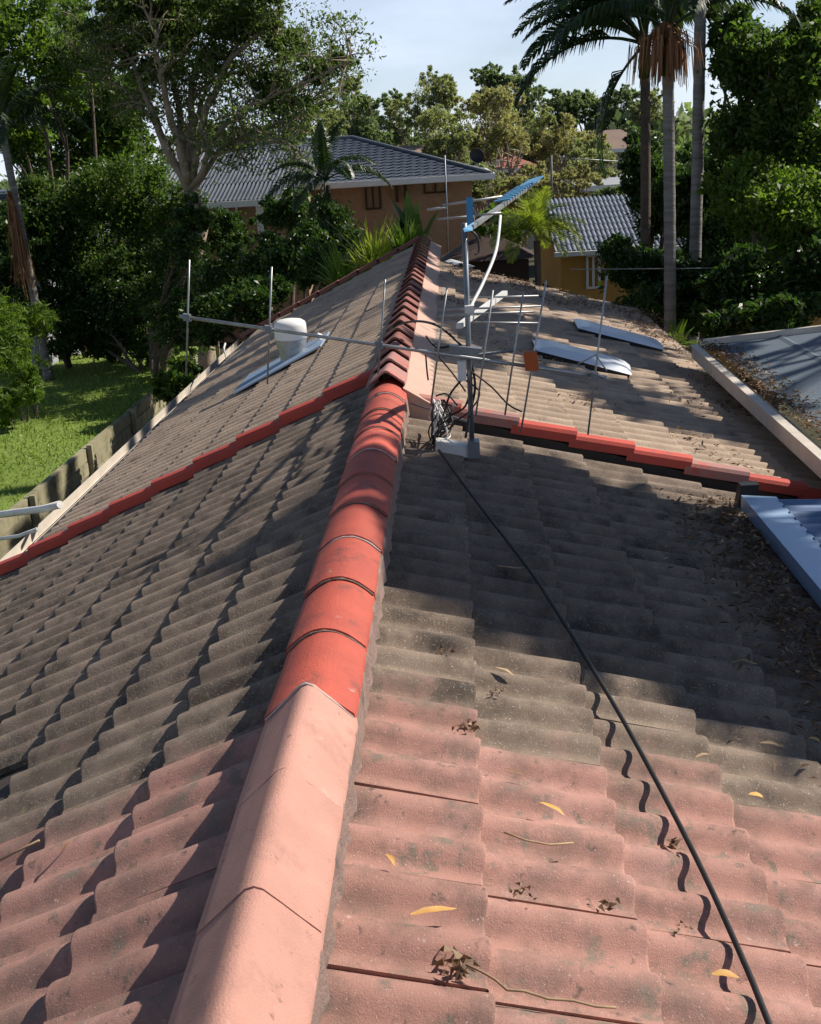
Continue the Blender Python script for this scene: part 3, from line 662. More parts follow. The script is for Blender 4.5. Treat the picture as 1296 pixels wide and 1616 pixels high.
mb.build('post', M['white_metal'], cp)

# retaining wall: sleepers and posts
rw = thing('retaining_wall', 'weathered timber sleeper wall edging the lawn beside the house', 'wall', (-5.5, 15, GZ))
for j in range(4):
    for i in range(9):
        MB().obox((-5.50+.01*RNG.uniform(-1, 1), 4.2+2.6*i+1.29, GZ+.10+.205*j), (.045, 0, 0), (0, 1.285, RNG.uniform(-.012, .012)), (0, 0, .098)).build('sleeper', M['timber'], rw)
for i in range(10):
    MB().obox((-5.41, 4.2+2.6*i, GZ+.40+RNG.uniform(-.03, .04)), (.04, 0, 0), (0, .04, 0), (.008, 0, .46)).build('post', M['timber'], rw)
t = thing('down_pipe', 'pale pipe reaching from the left gutter across to the lawn wall', 'pipe', (-3.5, 7.6, -1.4))
MB().tube([at(95, 796, 7.65), at(70, 803, 7.8), at(0, 812, 8.3), at(-60, 818, 8.8)], .028, 8).build('upper_pipe', M['white_metal'], t)
MB().tube([at(60, 835, 7.4), at(30, 846, 7.7), at(-40, 856, 8.2)], .014, 8).build('lower_pipe', M['white_metal'], t)

# ------------------------------------------------------------------ palms
def frond_quads(L, n, leaf, arch, rng, droop=.5, wid=.035, vee=.5, start=.22):
    """pinnate frond from the origin towards +X; returns rachis points and leaflet quads"""
    ts = np.linspace(0, 1, 14); ang0 = arch[0]; R = [np.zeros(3)]
    for i in range(1, 14):
        a = ang0+(arch[1]-ang0)*ts[i]; R.append(R[-1]+np.array([math.cos(a), 0, math.sin(a)])*L/13)
    R = np.array(R); Q = []
    for i in range(n):
        t = start+(1-start)*i/(n-1); j = min(12, int(t*13)); f = t*13-j; p = R[j]*(1-f)+R[j+1]*f; tan = unit(R[j+1]-R[j])
        up = np.cross(tan, np.array([0, 1.0, 0])); up = -up if up[2] < 0 else up
        l = leaf*math.sin(math.pi*min(1, .18+.80*t))**.6*rng.uniform(.85, 1.1)
        for sd in (-1, 1):
            d = unit(tan*(.55+.5*t)+np.array([0, sd, 0])*.9+up*vee*rng.uniform(.6, 1.2)+rng.normal(size=3)*.06)
            m = p+d*l*.5; d2 = unit(d+np.array([0, 0, -droop*rng.uniform(.7, 1.3)])); e = m+d2*l*.5
            w = unit(np.cross(d, up))*wid*.5; w2 = w*.75
            Q.append([p-w*.5, p+w*.5, m+w, m-w]); Q.append([m-w, m+w, e+w2*.12, e-w2*.12])
    return R, np.array(Q)
def frond_mesh(name, L, n, leaf, arch, seed, **k):
    rng = np.random.default_rng(seed); R, Q = frond_quads(L, n, leaf, arch, rng, **k); mb = MB()
    mb.tube(list(R), list(np.linspace(.028, .006, len(R))*L/2.2), 5)
    for q in Q: mb.add(q, [(0, 1, 2, 3)])
    return mb.mesh(name)
def make_palm(label, base, top, rt, fronds, fm, leaf, seed, bark='palmbark', group=None, shaft=None, rings=True, scale=1.0):
    """fronds: list of (azimuth, pitch offset, mesh index)"""
    t = thing('palm_tree', label, 'palm', tuple(base), group); rng = np.random.default_rng(seed); base, top = np.array(base, float), np.array(top, float)
    n = 40; pts = [base+(top-base)*i/n+np.array([math.sin(i*.07), 0, 0])*.03 for i in range(n+1)]
    rad = [rt*(1.25-.25*min(1, i/6))*(1.0-.18*i/n)*(1+(.05 if i % 2 else 0)*rings) for i in range(n+1)]
    MB().tube(pts, rad, 12).build('trunk', M[bark], t)
    if shaft: MB().tube([top-np.array([0, 0, shaft*.1]), top+np.array([0, 0, shaft*.4]), top+np.array([0, 0, shaft])], [rt*.95, rt*1.15, rt*.5], 10).build('crown_shaft', M['lf_mid'], t)
    for az, pit, k in fronds:
        o = link('frond', fm[k], M[leaf], t)
        o.location = Vector(top-base)+Vector((0, 0, (shaft or .1)*.8)); o.rotation_euler = (rng.uniform(-.25, .25), -pit, az); o.scale = (scale*rng.uniform(.9, 1.1),)*3
    return t
FK = [frond_mesh('frond', 2.4, 62, .62, (.9, -.7), 1, droop=1.5, wid=.05), frond_mesh('frond', 2.4, 62, .60, (.6, -1.0), 2, droop=1.8, wid=.05), frond_mesh('frond', 2.2, 62, .55, (1.25, .2), 3, droop=1.1, wid=.05), frond_mesh('frond', 2.4, 62, .6, (-.3, -1.45), 4, droop=1.5, wid=.05)]
FY = [frond_mesh('frond', 1.1, 34, .34, (1.0, -.6), 5, droop=.5, wid=.02), frond_mesh('frond', 1.1, 34, .34, (.5, -1.0), 6, droop=.7, wid=.02), frond_mesh('frond', 1.0, 30, .3, (1.35, .5), 7, droop=.3, wid=.02)]
def around(n, seed, ks, p0=-.15, p1=.35, a0=0, a1=2*math.pi):
    r = random.Random(seed); return [(a0+(a1-a0)*(i+r.uniform(-.3, .3))/n, r.uniform(p0, p1), r.choice(ks)) for i in range(n)]
def gnd(p): return (p[0], p[1], ground_z(p[0], p[1]))
# three tall palms at the right
pA = at(1053, 112, 16.5); bA = gnd(at(1059, 480, 16.5))
p1 = make_palm('tall palm with pale grey trunk and rusty drooping flower stalks', bA, tuple(pA), .092, around(9, 1, [0, 1, 2, 2], 0, .5), FK, 'lf_palm', 1, shaft=.62, scale=.83)
pB = at(1017, 200, 21); p2 = make_palm('dark trunked palm whose fronds spread furthest left', gnd(pB), (pB[0], 21, 2.25), .10,
     [(2.9, .25, 0), (3.3, .05, 0), (3.0, -.1, 1), (2.6, .4, 2), (3.6, .5, 2), (3.05, -.35, 3), (1.2, .2, 0), (.2, .2, 1), (4.5, .1, 0), (5.4, .3, 1), (2.2, .1, 0), (3.9, .15, 0), (3.2, .55, 2), (2.75, .12, 0), (3.45, .22, 1), (3.15, .3, 0), (2.5, .2, 1), (4.2, .3, 2), (.9, .5, 2), (0.3, .6, 2)], FK, 'lf_palm', 2, bark='bark', shaft=.6, scale=1.05)
pC = at(1098, 200, 19.5); p3 = make_palm('tall bare palm trunk just right of the rusty palm', gnd(pC), (pC[0]+.02, 19.5, 4.6), .105, around(9, 4, [0, 1, 2]), FK, 'lf_palm', 3, shaft=.7)
# rusty flower stalks / dead leaves hanging under the crown of the first palm
rng = np.random.default_rng(4); Q = []; MBs = MB()
c = np.array([pA[0]-.03, 16.5, pA[2]+.27])
for k in range(240):
    a = rng.uniform(0, 2*math.pi); r = rng.uniform(.08, .50); p0 = c+np.array([math.cos(a)*.1, math.sin(a)*.1, rng.uniform(-.1, .35)])
    p1_ = c+np.array([math.cos(a)*r, math.sin(a)*r, rng.uniform(-.05, .25)]); p2_ = p1_+np.array([math.cos(a)*.05, math.sin(a)*.05, -rng.uniform(.2, .55)])
    w = np.array([math.sin(a), -math.cos(a), 0])*.014
    Q += [[p0-w, p0+w, p1_+w, p1_-w], [p1_-w, p1_+w, p2_+w*.4, p2_-w*.4]]
quads_mesh('flower_stalks', np.array(Q), M['deadfrond'], p1)
# small yellow-green palm behind the far roof
c = at(846, 380, 14.7); make_palm('small yellow-green feathery palm behind the far roof end', gnd(c), (c[0], 14.7, c[2]), .05, around(40, 9, [0, 1, 1, 2], -.2, .5), FY, 'lf_ypalm', 5, bark='bark', scale=.60)
# dark palm in front of the blue-grey roofed house
c = at(515, 292, 22); make_palm('dark palm standing in front of the blue-grey roofed house', gnd(c), (c[0], 22, c[2]), .075,
    [(3.1, .1, 0), (2.7, -.1, 1), (.5, .55, 2), (.3, .9, 2), (1.5, 1.2, 2), (3.6, .0, 1), (.0, .1, 1), (5.2, .0, 0), (4.2, -.2, 1), (5.8, .2, 0), (2.2, .5, 2), (4.7, -.35, 3), (3.9, -.35, 3)], FK, 'lf_palm', 6, bark='dark', scale=.52)
# palm at the left edge with a hanging dead frond
c = at(4, 215, 24); pl = make_palm('leaning palm at left edge with a dead brown frond', (at(58, 480, 24)[0], 24, LZ), tuple(c), .09,
    [(.35, .4, 0), (.0, -.2, 0), (.15, -.05, 0), (1.3, .2, 0), (5.0, .1, 1), (5.6, .3, 2), (.7, .6, 2)], FK, 'lf_bright', 7, scale=.74)
rng = np.random.default_rng(3); top = at(14, 300, 23.7); bot = at(44, 470, 23.7); Q = []
for k in range(260):
    t0 = rng.uniform(0, .55); a = top+(bot-top)*t0; w0 = .03+.16*t0; a = a+rng.normal(size=3)*w0*.6; b = a+(bot-top)*rng.uniform(.25, .45)+rng.normal(size=3)*.07
    w = unit(np.cross(b-a, rng.normal(size=3)))*.018; Q.append([a-w, a+w, b+w*.4, b-w*.4])
quads_mesh('dead_frond', np.array(Q), M['deadfrond'], pl)
# bright clumping palms and strap leaves behind the far roof
def clump(label, px, py, Y, n, h, leaf, seed, spread=.5, wid=.05, cat='plant', name='strap_leaf_plant', zb=None, curve=.5):
    rng = np.random.default_rng(seed); b = at(px, py, Y); b[2] = zb if zb is not None else b[2]; t = thing(name, label, cat, tuple(b)); Q = []
    for k in range(n):
        a = rng.uniform(0, 2*math.pi); L = h*rng.uniform(.6, 1.1); out = np.array([math.cos(a), math.sin(a), 0]); lean = rng.uniform(.1, 1)*spread; p = b+out*.05+rng.normal(size=3)*np.array([.08, .08, .02])*h; w = np.array([-math.sin(a), math.cos(a), 0])*wid*.5
        prev = p; d = unit(np.array([0, 0, 1.0])+out*lean)
        for j in range(4):
            nx = prev+d*L/4; s0, s1 = [(.5, 1), (1, 1), (1, .7), (.7, .08)][j]; Q.append([prev-w*s0, prev+w*s0, nx+w*s1, nx-w*s1]); prev = nx; d = unit(d+out*curve*lean-np.array([0, 0, curve*.45*lean]))
    quads_mesh('leaves', np.array(Q), M[leaf], t); gz_ = LZ if b[0] < -5.5 else ground_z(b[0], b[1])
    if b[2] > gz_+.2:
        mb = MB()
        for k in range(6): a = rng.normal(size=2)*.16; mb.tube([(b[0]+a[0]*1.6, b[1]+a[1]*1.6, gz_-.05), (b[0]+a[0], b[1]+a[1], (gz_+b[2])/2), (b[0]+a[0]*.4, b[1]+a[1]*.4, b[2]+.05)], .022, 6)
        mb.build('stems', M['bark'], t)
    return t
clump('bright green strap leaf clump left of far roof peak', 590, 405, 18, 150, 1.0, 'lf_ypalm', 1, .9, .035, zb=-.62)
clump('lower green strap leaf clump beside the far gable', 545, 440, 18.4, 130, 1.0, 'lf_bright', 2, .9, .035, zb=-.95)
clump('yellowish leafy clump close to the far roof peak', 640, 395, 18.2, 130, .75, 'lf_bright', 3, 1.0, .04, zb=-.40)
clump('broad upright banana leaves behind the roof peak', 650, 380, 19.5, 11, 1.05, 'lf_mid', 4, .35, .26, name='banana_plant', zb=-.45, curve=.3)
clump('pale arching fern fronds under the dark right trees', 985, 455, 17, 60, .6, 'lf_ypalm', 5, 1.3, .04, name='fern', zb=-2.0)
clump('small pale fern at the litter edge of the roof', 1060, 512, 14.5, 26, .42, 'lf_bright', 6, 1.4, .05, name='fern', zb=-1.35)
# ------------------------------------------------------------------ big spreading tree on the left
YB = 24.0
bt = thing('spreading_tree', 'large spreading tree with many bare limbs and feathery foliage', 'tree', gnd(at(303, 330, YB)))
rng = np.random.default_rng(12); mb = MB(); b0 = np.array(gnd(at(303, 330, YB))); fk = at(300, 300, YB)
limb(mb, b0-np.array([0, 0, .1]), fk, .17, .15, rng, .02)
LIMBS = [[(300, 300), (290, 215), (275, 130), (268, 60), (255, -10)], [(298, 290), (272, 190), (252, 120), (246, 60), (225, 0)], [(296, 300), (248, 200), (225, 140), (200, 85), (165, 40)],
         [(300, 290), (302, 190), (305, 110), (335, 50), (375, 0)], [(303, 280), (325, 170), (365, 90), (415, 45), (440, 20)], [(303, 300), (340, 215), (400, 165), (455, 140), (520, 115), (555, 95)],
         [(303, 310), (345, 240), (410, 205), (470, 185), (500, 150)], [(300, 300), (330, 250), (390, 220), (420, 215), (475, 240)], [(290, 280), (235, 180), (180, 130), (130, 110)], [(300, 300), (305, 200), (330, 130), (390, 110), (470, 95)]]
tips = []
for k, L in enumerate(LIMBS):
    dY = rng.uniform(-1.6, 1.6); n = len(L)
    pts = [at(x, y, YB+dY*i/(n-1)) for i, (x, y) in enumerate(L)]; fine = []
    for i in range(n-1):
        for q in range(4): fine.append(pts[i]*(1-q/4)+pts[i+1]*(q/4)+rng.normal(size=3)*.025)
    fine.append(pts[-1]); r0 = .095 if k < 5 else .06
    mb.tube(fine, list(np.linspace(r0, .018, len(fine))), 7)
    for i in range(5, len(fine)):
        for q in range(2):
            d = unit(rng.normal(size=3)+np.array([.25 if k > 4 else 0, 0, .45])); e = fine[i]+d*rng.uniform(.5, 1.15); sub = limb(mb, fine[i], e, .022, .006, rng, .12, 5, .05, 5)
            for s_ in (2, 3, 4):
                e2 = sub[s_]+unit(rng.normal(size=3)+np.array([0, 0, .3]))*rng.uniform(.25, .55); limb(mb, sub[s_], e2, .009, .003, rng, .12, 3, 0, 4); tips.append(e2)
            tips.append(e)
mb.build('trunk', M['barkpale'], bt)
BLB = [blob(190, 55, YB, 70, 40, 60), blob(290, 30, YB, 70, 35, 60), blob(395, 35, YB, 65, 30, 60), blob(140, 85, YB+1, 55, 35, 50), blob(460, 75, YB, 40, 26, 45), blob(515, 100, YB, 48, 24, 45), blob(425, 130, YB, 45, 26, 45), blob(455, 165, YB+.5, 40, 16, 45), blob(345, 95, YB+.6, 45, 25, 40), blob(250, 110, YB+1, 40, 26, 40), blob(350, 0, YB-1, 80, 24, 60), blob(210, -5, YB-1, 90, 26, 70)]
P1 = crown_pts(BLB, 84000, rng, 60, .16, .1, .55, 7)
P2 = np.concatenate([np.array(e)+rng.normal(size=(26, 3))*np.array([.17, .17, .09]) for e in tips])
quads_mesh('crown', leaf_quads(np.concatenate([P1, P2]), .085, .40, rng, .1), M['lf_feather'], bt)

# ------------------------------------------------------------------ other trees and shrubs around the yard
def T(name, label, bl, n, size, leaf, seed, bark='bark', rt=.12, group=None, **k):
    c = np.mean([b[0] for b in bl], 0); return make_tree(name, label, gnd(c), bl, n, size, leaf, bark, rt, seed, group, **k)
GL, GRt = 'dense trees behind the lawn', 'trees along the right boundary'
T('leafy_tree', 'bright leafed tree at top left edge', [blob(30, 60, 26, 65, 75), blob(95, 110, 26, 55, 55), blob(20, 170, 27, 60, 60), blob(110, 30, 28, 40, 50)], 26000, .12, 'lf_bright', 21, group=GL)
T('leafy_tree', 'dark tree filling the gap behind the big spreading tree', [blob(130, 190, 29, 80, 60), blob(190, 165, 29, 60, 50), blob(70, 235, 28, 70, 50), blob(200, 230, 30, 50, 40)], 24000, .12, 'lf_mid', 22, group=GL)
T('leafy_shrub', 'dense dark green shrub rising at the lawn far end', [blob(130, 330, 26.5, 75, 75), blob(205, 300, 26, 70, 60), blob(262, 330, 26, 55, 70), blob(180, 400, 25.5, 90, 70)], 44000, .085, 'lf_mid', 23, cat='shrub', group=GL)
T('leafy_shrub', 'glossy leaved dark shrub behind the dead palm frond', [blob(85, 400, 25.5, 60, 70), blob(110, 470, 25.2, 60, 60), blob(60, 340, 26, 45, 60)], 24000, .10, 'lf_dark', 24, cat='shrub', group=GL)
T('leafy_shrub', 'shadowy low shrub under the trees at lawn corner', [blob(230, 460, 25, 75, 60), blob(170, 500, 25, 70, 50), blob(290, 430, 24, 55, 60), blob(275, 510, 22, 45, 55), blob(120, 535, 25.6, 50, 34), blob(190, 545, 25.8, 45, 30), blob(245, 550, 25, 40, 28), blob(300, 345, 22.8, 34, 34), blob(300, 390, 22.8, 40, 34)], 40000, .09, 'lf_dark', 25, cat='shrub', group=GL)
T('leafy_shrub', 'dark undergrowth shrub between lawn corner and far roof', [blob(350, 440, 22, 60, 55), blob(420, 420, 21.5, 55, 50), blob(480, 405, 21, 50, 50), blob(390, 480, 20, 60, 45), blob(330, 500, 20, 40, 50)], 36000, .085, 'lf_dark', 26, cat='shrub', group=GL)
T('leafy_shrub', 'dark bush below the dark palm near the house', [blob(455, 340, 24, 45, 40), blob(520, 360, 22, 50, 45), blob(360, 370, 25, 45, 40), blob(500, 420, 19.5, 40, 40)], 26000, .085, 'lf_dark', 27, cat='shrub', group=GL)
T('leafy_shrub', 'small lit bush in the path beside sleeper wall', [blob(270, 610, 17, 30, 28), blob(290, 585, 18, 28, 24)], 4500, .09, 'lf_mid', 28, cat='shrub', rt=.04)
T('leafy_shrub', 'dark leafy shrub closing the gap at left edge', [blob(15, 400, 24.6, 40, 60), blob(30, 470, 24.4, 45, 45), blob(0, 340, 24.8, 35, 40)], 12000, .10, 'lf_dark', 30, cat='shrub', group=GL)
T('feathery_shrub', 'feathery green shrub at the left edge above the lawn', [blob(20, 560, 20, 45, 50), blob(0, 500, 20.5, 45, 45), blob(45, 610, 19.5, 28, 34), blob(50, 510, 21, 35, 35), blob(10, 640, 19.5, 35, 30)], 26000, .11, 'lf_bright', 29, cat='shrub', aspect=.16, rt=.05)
# right boundary
T('leafy_tree', 'tall dark tree filling the top right corner', [blob(1190, 90, 19, 60, 60), blob(1250, 130, 18.5, 70, 70), blob(1180, 200, 19, 65, 60), blob(1270, 230, 18.5, 70, 70), blob(1150, 50, 19.5, 30, 35), blob(1290, 40, 19, 40, 40)], 60000, .095, 'lf_mid', 31, group=GRt, rt=.16)
T('leafy_tree', 'green leafed tree behind the carport roof', [blob(1220, 320, 17.5, 75, 60), blob(1290, 330, 17, 60, 70), blob(1170, 300, 18, 55, 50), blob(1260, 400, 17, 70, 50)], 36000, .09, 'lf_bright', 32, group=GRt)
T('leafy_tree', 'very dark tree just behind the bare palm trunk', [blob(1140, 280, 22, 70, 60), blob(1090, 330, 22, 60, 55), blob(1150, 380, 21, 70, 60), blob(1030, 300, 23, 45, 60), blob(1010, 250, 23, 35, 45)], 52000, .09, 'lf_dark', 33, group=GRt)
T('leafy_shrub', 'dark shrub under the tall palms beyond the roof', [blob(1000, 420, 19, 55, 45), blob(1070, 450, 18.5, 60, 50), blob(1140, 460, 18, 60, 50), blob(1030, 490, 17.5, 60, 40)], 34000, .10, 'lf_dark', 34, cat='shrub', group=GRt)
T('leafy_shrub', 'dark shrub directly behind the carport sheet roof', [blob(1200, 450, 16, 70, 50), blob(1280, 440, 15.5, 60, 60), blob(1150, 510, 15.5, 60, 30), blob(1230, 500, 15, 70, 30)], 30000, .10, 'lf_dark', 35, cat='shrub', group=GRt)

# ------------------------------------------------------------------ neighbouring houses
def prism(mb, p, ridge):                 # hip / gable roof from 4 eave corners and 2 ridge points
    a, b, c, d = [np.array(q, float) for q in p]; r, q = [np.array(x, float) for x in ridge]
    mb.add([a, b, c, d, r, q], [(0, 1, 5, 4), (1, 2, 5), (2, 3, 4, 5), (3, 0, 4)])
def tiled_face(mb, e0, e1, r0, r1, nc, nr, step=.03, amp=.02):
    """roof face between eave e0-e1 and ridge r0-r1: stepped courses of nc, nr rolls across"""
    e0, e1, r0, r1 = [np.array(q, float) for q in (e0, e1, r0, r1)]; n = np.cross(e1-e0, r0-e0+1e-6); n = n/np.linalg.norm(n); n = n if n[2] > 0 else -n
    W = np.linalg.norm(e1-e0); na = nr*4
    for j in range(nc):
        v0, v1 = j/nc, (j+1)/nc; rows = []
        for v, dz in ((v0, step), (v1, 0.0)):
            A, B = e0+(r0-e0)*v, e1+(r1-e1)*v
            pts = []
            for i in range(na+1):
                t = i/na; p = A+(B-A)*t; u = (p-e0)@((e1-e0)/W); pts.append(p+n*(dz+amp*math.cos(2*math.pi*u*nr/W)))
            rows.append(pts)
        low = [p-n*step*1.3 for p in rows[0]]; w = na+1
        mb.add(rows[0]+rows[1], [(i, i+1, w+i+1, w+i) for i in range(na)], True); mb.add(low+rows[0], [(i, i+1, w+i+1, w+i) for i in range(na)])
def window(parent, p0, p1, y, frame='white', depth=.06):
    (x0, z0), (x1, z1) = p0, p1; t = .05; mb = MB()
    for a, b in (((x0, z0), (x1, z0+t)), ((x0, z1-t), (x1, z1)), ((x0, z0+t), (x0+t, z1-t)), ((x1-t, z0+t), (x1, z1-t)), (((x0+x1)/2-t/2, z0+t), ((x0+x1)/2+t/2, z1-t))): mb.box((a[0], y-depth, a[1]), (b[0], y, b[1]))
    o = mb.build('window', M[frame], parent); mb = MB(); mb.box((x0+t, y-.02, z0+t), (x1-t, y-.012, z1-t)); q = mb.build('pane', M['glass'], None); q.parent = o; q.matrix_parent_inverse = Matrix.Translation(-Vector(parent.location)); return o
# blue-grey roofed brick house
YH = 35.0
el, er = at(520, 297, YH), at(776, 268, YH); ze = .5*(el[2]+er[2]); xL, xR = el[0], er[0]
h1 = thing('brick_house', 'orange brick house with blue-grey hip roof and white gutter', 'house', (xL, YH, ground_z(0, YH)))
top = at(557, 219, YH+4.2); zr = top[2]; xr = top[0]; xLL = at(300, 310, YH)[0]-.5
mb = MB(); tiled_face(mb, (xL-6, YH, ze), (xR, YH, ze), (xL-6+1, YH+4.2, zr), (xr, YH+4.2, zr), 16, 40)
tiled_face(mb, (xR, YH, ze), (xR, YH+8.4, ze), (xr, YH+4.2, zr), (xr+.01, YH+4.21, zr), 16, 26); mb.add([(xL-6, YH+8.4, ze), (xR, YH+8.4, ze), (xr, YH+4.2, zr), (xL-5, YH+4.2, zr)], [(0, 1, 2, 3)]); mb.build('roof', M['slate'], h1)
mb = MB(); mb.tube([(xR, YH-.02, ze+.03), (xr, YH+4.2, zr+.04), (xL-5, YH+4.2, zr+.04)], .07, 8); mb.build('ridge_caps', M['slate'], h1)
mb = MB(); mb.box((xL-6, YH-.14, ze-.13), (xR+.1, YH-.02, ze+.03)); mb.box((xR-.02, YH-.02, ze-.13), (xR+.1, YH+8.4, ze+.03)); mb.build('gutter', M['white'], h1)
mb = MB(); mb.box((xL-6, YH-.0, ze-.15), (xR-.1, YH+.6, ze-.12)); mb.build('eave_lining', M['white'], h1)
wr = at(745, 300, YH+.6)[0]; zg = ground_z(0, 36)
mb = MB(); mb.box((xL-5.5, YH+.6, zg), (wr, YH+7.8, ze-.12)); mb.build('wall', M['brick'], h1)
a, b = at(668, 284, YH+.5), at(706, 304, YH+.5); window(h1, (a[0], b[2]), (b[0], a[2]), YH+.59, 'dark')
a, b = at(575, 292, YH+.5), at(602, 330, YH+.5); window(h1, (a[0], b[2]), (b[0], a[2]), YH+.59, 'dark')
for px in (626, 640): 
    q = at(px, 300, YH+.4); mb = MB(); mb.box((q[0]-.05, YH+.35, q[2]-.35), (q[0]+.05, YH+.45, ze-.16)); mb.build('bracket_post', M['dark'], h1)
mb = MB(); q = at(752, 247, YH+1.0); mb.lathe((0, 0, 0), [(.001, .0), (.12, .02), (.22, .07)], 20)
D = MB(); D.lathe((0, 0, 0), [(.001, .0), (.12, .02), (.23, .08), (.215, .075), (.11, .012), (.001, -.01)], 24)
dish = thing('satellite_dish', 'dark round satellite dish on the blue-grey roof corner', 'satellite dish', tuple(q)); o = link('dish', D.mesh('dish'), M['black'], dish); o.rotation_euler = (math.radians(75), 0, math.radians(10))
o = MB().tube([q, q+np.array([.05, .05, -.2]), q+np.array([.12, .1, -.45])], .02, 6).build('dish_arm', M['galv'], dish)
o = MB().tube([at(702, 245, 33.5), at(706, 345, 33.5), at(707, 430, 33.5)], .022, 6).build('antenna_pole', M['galv']); tag(o, 'thin steel pole rising in front of the brick house gutter', 'pole')
# left wing with ribbed roof
YW = 31.0
e0, e1 = at(292, 322, YW), at(452, 312, YW); zw = (e0[2]+e1[2])/2; r0, r1 = at(335, 240, YW+3), at(480, 234, YW+3); zrw = (r0[2]+r1[2])/2
h2 = thing('verandah_wing', 'house wing with steep ribbed grey roof and white post', 'house', (e0[0], YW, ground_z(-5, YW)))
mb = MB(); tiled_face(mb, (e0[0]-1.2, YW, zw), (e1[0]+.6, YW, zw), (r0[0]-1.2, YW+3, zrw), (r1[0]+.6, YW+3, zrw), 3, 40, .02, .04); mb.add([(r0[0]-1.2, YW+3, zrw), (r1[0]+.6, YW+3, zrw), (e1[0]+.6, YW+6, zw), (e0[0]-1.2, YW+6, zw)], [(0, 1, 2, 3)]); mb.build('roof', M['wingroof'], h2)
mb = MB(); mb.box((e0[0]-1.2, YW-.1, zw-.16), (e1[0]+.6, YW, zw)); mb.build('gutter', M['white'], h2)
mb = MB(); mb.box((e0[0]-.8, YW+1.6, ground_z(0, YW)), (e1[0]+.2, YW+5.6, zw-.05)); mb.build('wall', M['brick'], h2)
a, b = at(402, 312, YW+.1), at(416, 395, YW+.1); mb = MB(); mb.box((a[0], YW+.1, ground_z(0, YW)), (a[0]+.17, YW+.27, zw-.17)); mb.build('post', M['white'], h2)
a, b = at(385, 372, YW), at(432, 370, YW); mb = MB(); mb.box((a[0]-.4, YW+.02, a[2]-.06), (b[0]+.2, YW+.08, a[2]+.02)); mb.build('rail', M['dark'], h2)
a, b = at(342, 322, YW+1.5), at(378, 368, YW+1.5); window(h2, (a[0], b[2]), (b[0], a[2]), YW+1.58)
# yellow house with pale corrugated roof
YY = 24.0
e0, e1 = at(842, 398, YY), at(1015, 388, YY); zy = (e0[2]+e1[2])/2-.02; r0, r1 = at(860, 318, YY+3.2), at(1000, 303, YY+3.2); zry = (r0[2]+r1[2])/2
h3 = thing('yellow_house', 'mustard yellow house with silvery corrugated roof behind small palm', 'house', (e0[0], YY, ground_z(3, YY)))
x0, x1 = e0[0]+.45, e1[0]+6
mb = MB(); tiled_face(mb, (x0, YY, zy), (x1, YY, zy), (x0, YY+3.2, zry), (x1, YY+3.2, zry), 9, 78, .015, .024); mb.add([(x0, YY+3.2, zry), (x1, YY+3.2, zry), (x1, YY+6.4, zy), (x0, YY+6.4, zy)], [(0, 1, 2, 3)]); mb.build('roof', M['ribroof'], h3)
mb = MB(); mb.box((x0-.02, YY-.09, zy-.10), (x1, YY-.0, zy-.01)); mb.build('gutter', M['white'], h3)
mb = MB(); mb.box((x0+.15, YY+.45, ground_z(3, YY)), (x1-.3, YY+6, zy-.06)); mb.build('wall', M['yellow'], h3)
a, b = at(925, 402, YY+.4), at(948, 455, YY+.4); window(h3, (a[0], b[2]), (b[0], a[2]), YY+.44)
# garden hut, umbrella, fence
YU = 21.0; c = at(770, 395, YU); hut = thing('garden_hut', 'low dark brown hut roof beside the small palm', 'hut', gnd(c)); gz2 = ground_z(2, YU)
mb = MB(); k = .85; mb.add([(c[0]-k, YU-.7, c[2]-.12), (c[0]+k, YU-.7, c[2]-.12), (c[0]+k, YU+.7, c[2]-.12), (c[0]-k, YU+.7, c[2]-.12), (c[0]-.25, YU, c[2]+.22), (c[0]+.25, YU, c[2]+.22)], [(0, 1, 5, 4), (1, 2, 5), (2, 3, 4, 5), (3, 0, 4), (3, 2, 1, 0)]); mb.build('roof', M['dark'], hut)
mb = MB(); mb.box((c[0]-.7, YU-.5, gz2), (c[0]+.7, YU+.5, c[2]-.1)); mb.build('wall', M['dark'], hut)
c = at(711, 413, 20); um = thing('garden_umbrella', 'white garden umbrella between far ridge and mast', 'umbrella', gnd(c)); n = 10
mb = MB(); mb.lathe(tuple(c), [(.42, -.10), (.25, -.03), (.001, .05)], n); mb.build('canopy', M['white'], um); MB().tube([gnd(c), c], .02, 6).build('pole', M['white_metal'], um)
fe = thing('slat_fence', 'dark metal railing fence behind the far right roof', 'fence', gnd(at(900, 470, 16)))
fa, fb = at(842, 443, 16), at(985, 500, 15.2); 
for k in range(17):
    p = fa+(fb-fa)*k/16; MB().tube([(p[0], p[1], GZ), p], .012, 5).build('paling', M['dark'], fe)
MB().tube([fa, fb], .014, 5).build('rail', M['dark'], fe); MB().tube([fa-np.array([0, 0, .5]), fb-np.array([0, 0, .5])], .014, 5).build('rail', M['dark'], fe)
tag(MB().tube([at(900, 425, 17), at(1060, 424, 16.5), at(1240, 421, 16)], .006, 5).build('clothes_line', M['alu']), 'thin pale wire stretched before the dark right trees', 'wire')
tag(MB().tube([at(902, 250, 40), at(1000, 256, 42)], .02, 5).build('service_wire', M['alu']), 'overhead service wire crossing left of the dark palm', 'wire')
# left edge: sliver of a pale grey house wall
c = at(2, 380, 24); h4 = thing('grey_house', 'sliver of grey house wall at the left edge', 'house', gnd(c)); mb = MB(); mb.box((c[0]-4, 25.6, ground_z(0, 24)), (c[0]-.05, 32, at(2, 318, 24)[2])); mb.build('wall', M['greyroof'], h4)
mb = MB(); mb.box((c[0]-4.2, 25.4, at(2, 318, 24)[2]), (c[0]-.05, 32.2, at(2, 318, 24)[2]+.12)); mb.build('roof', M['slate'], h4)

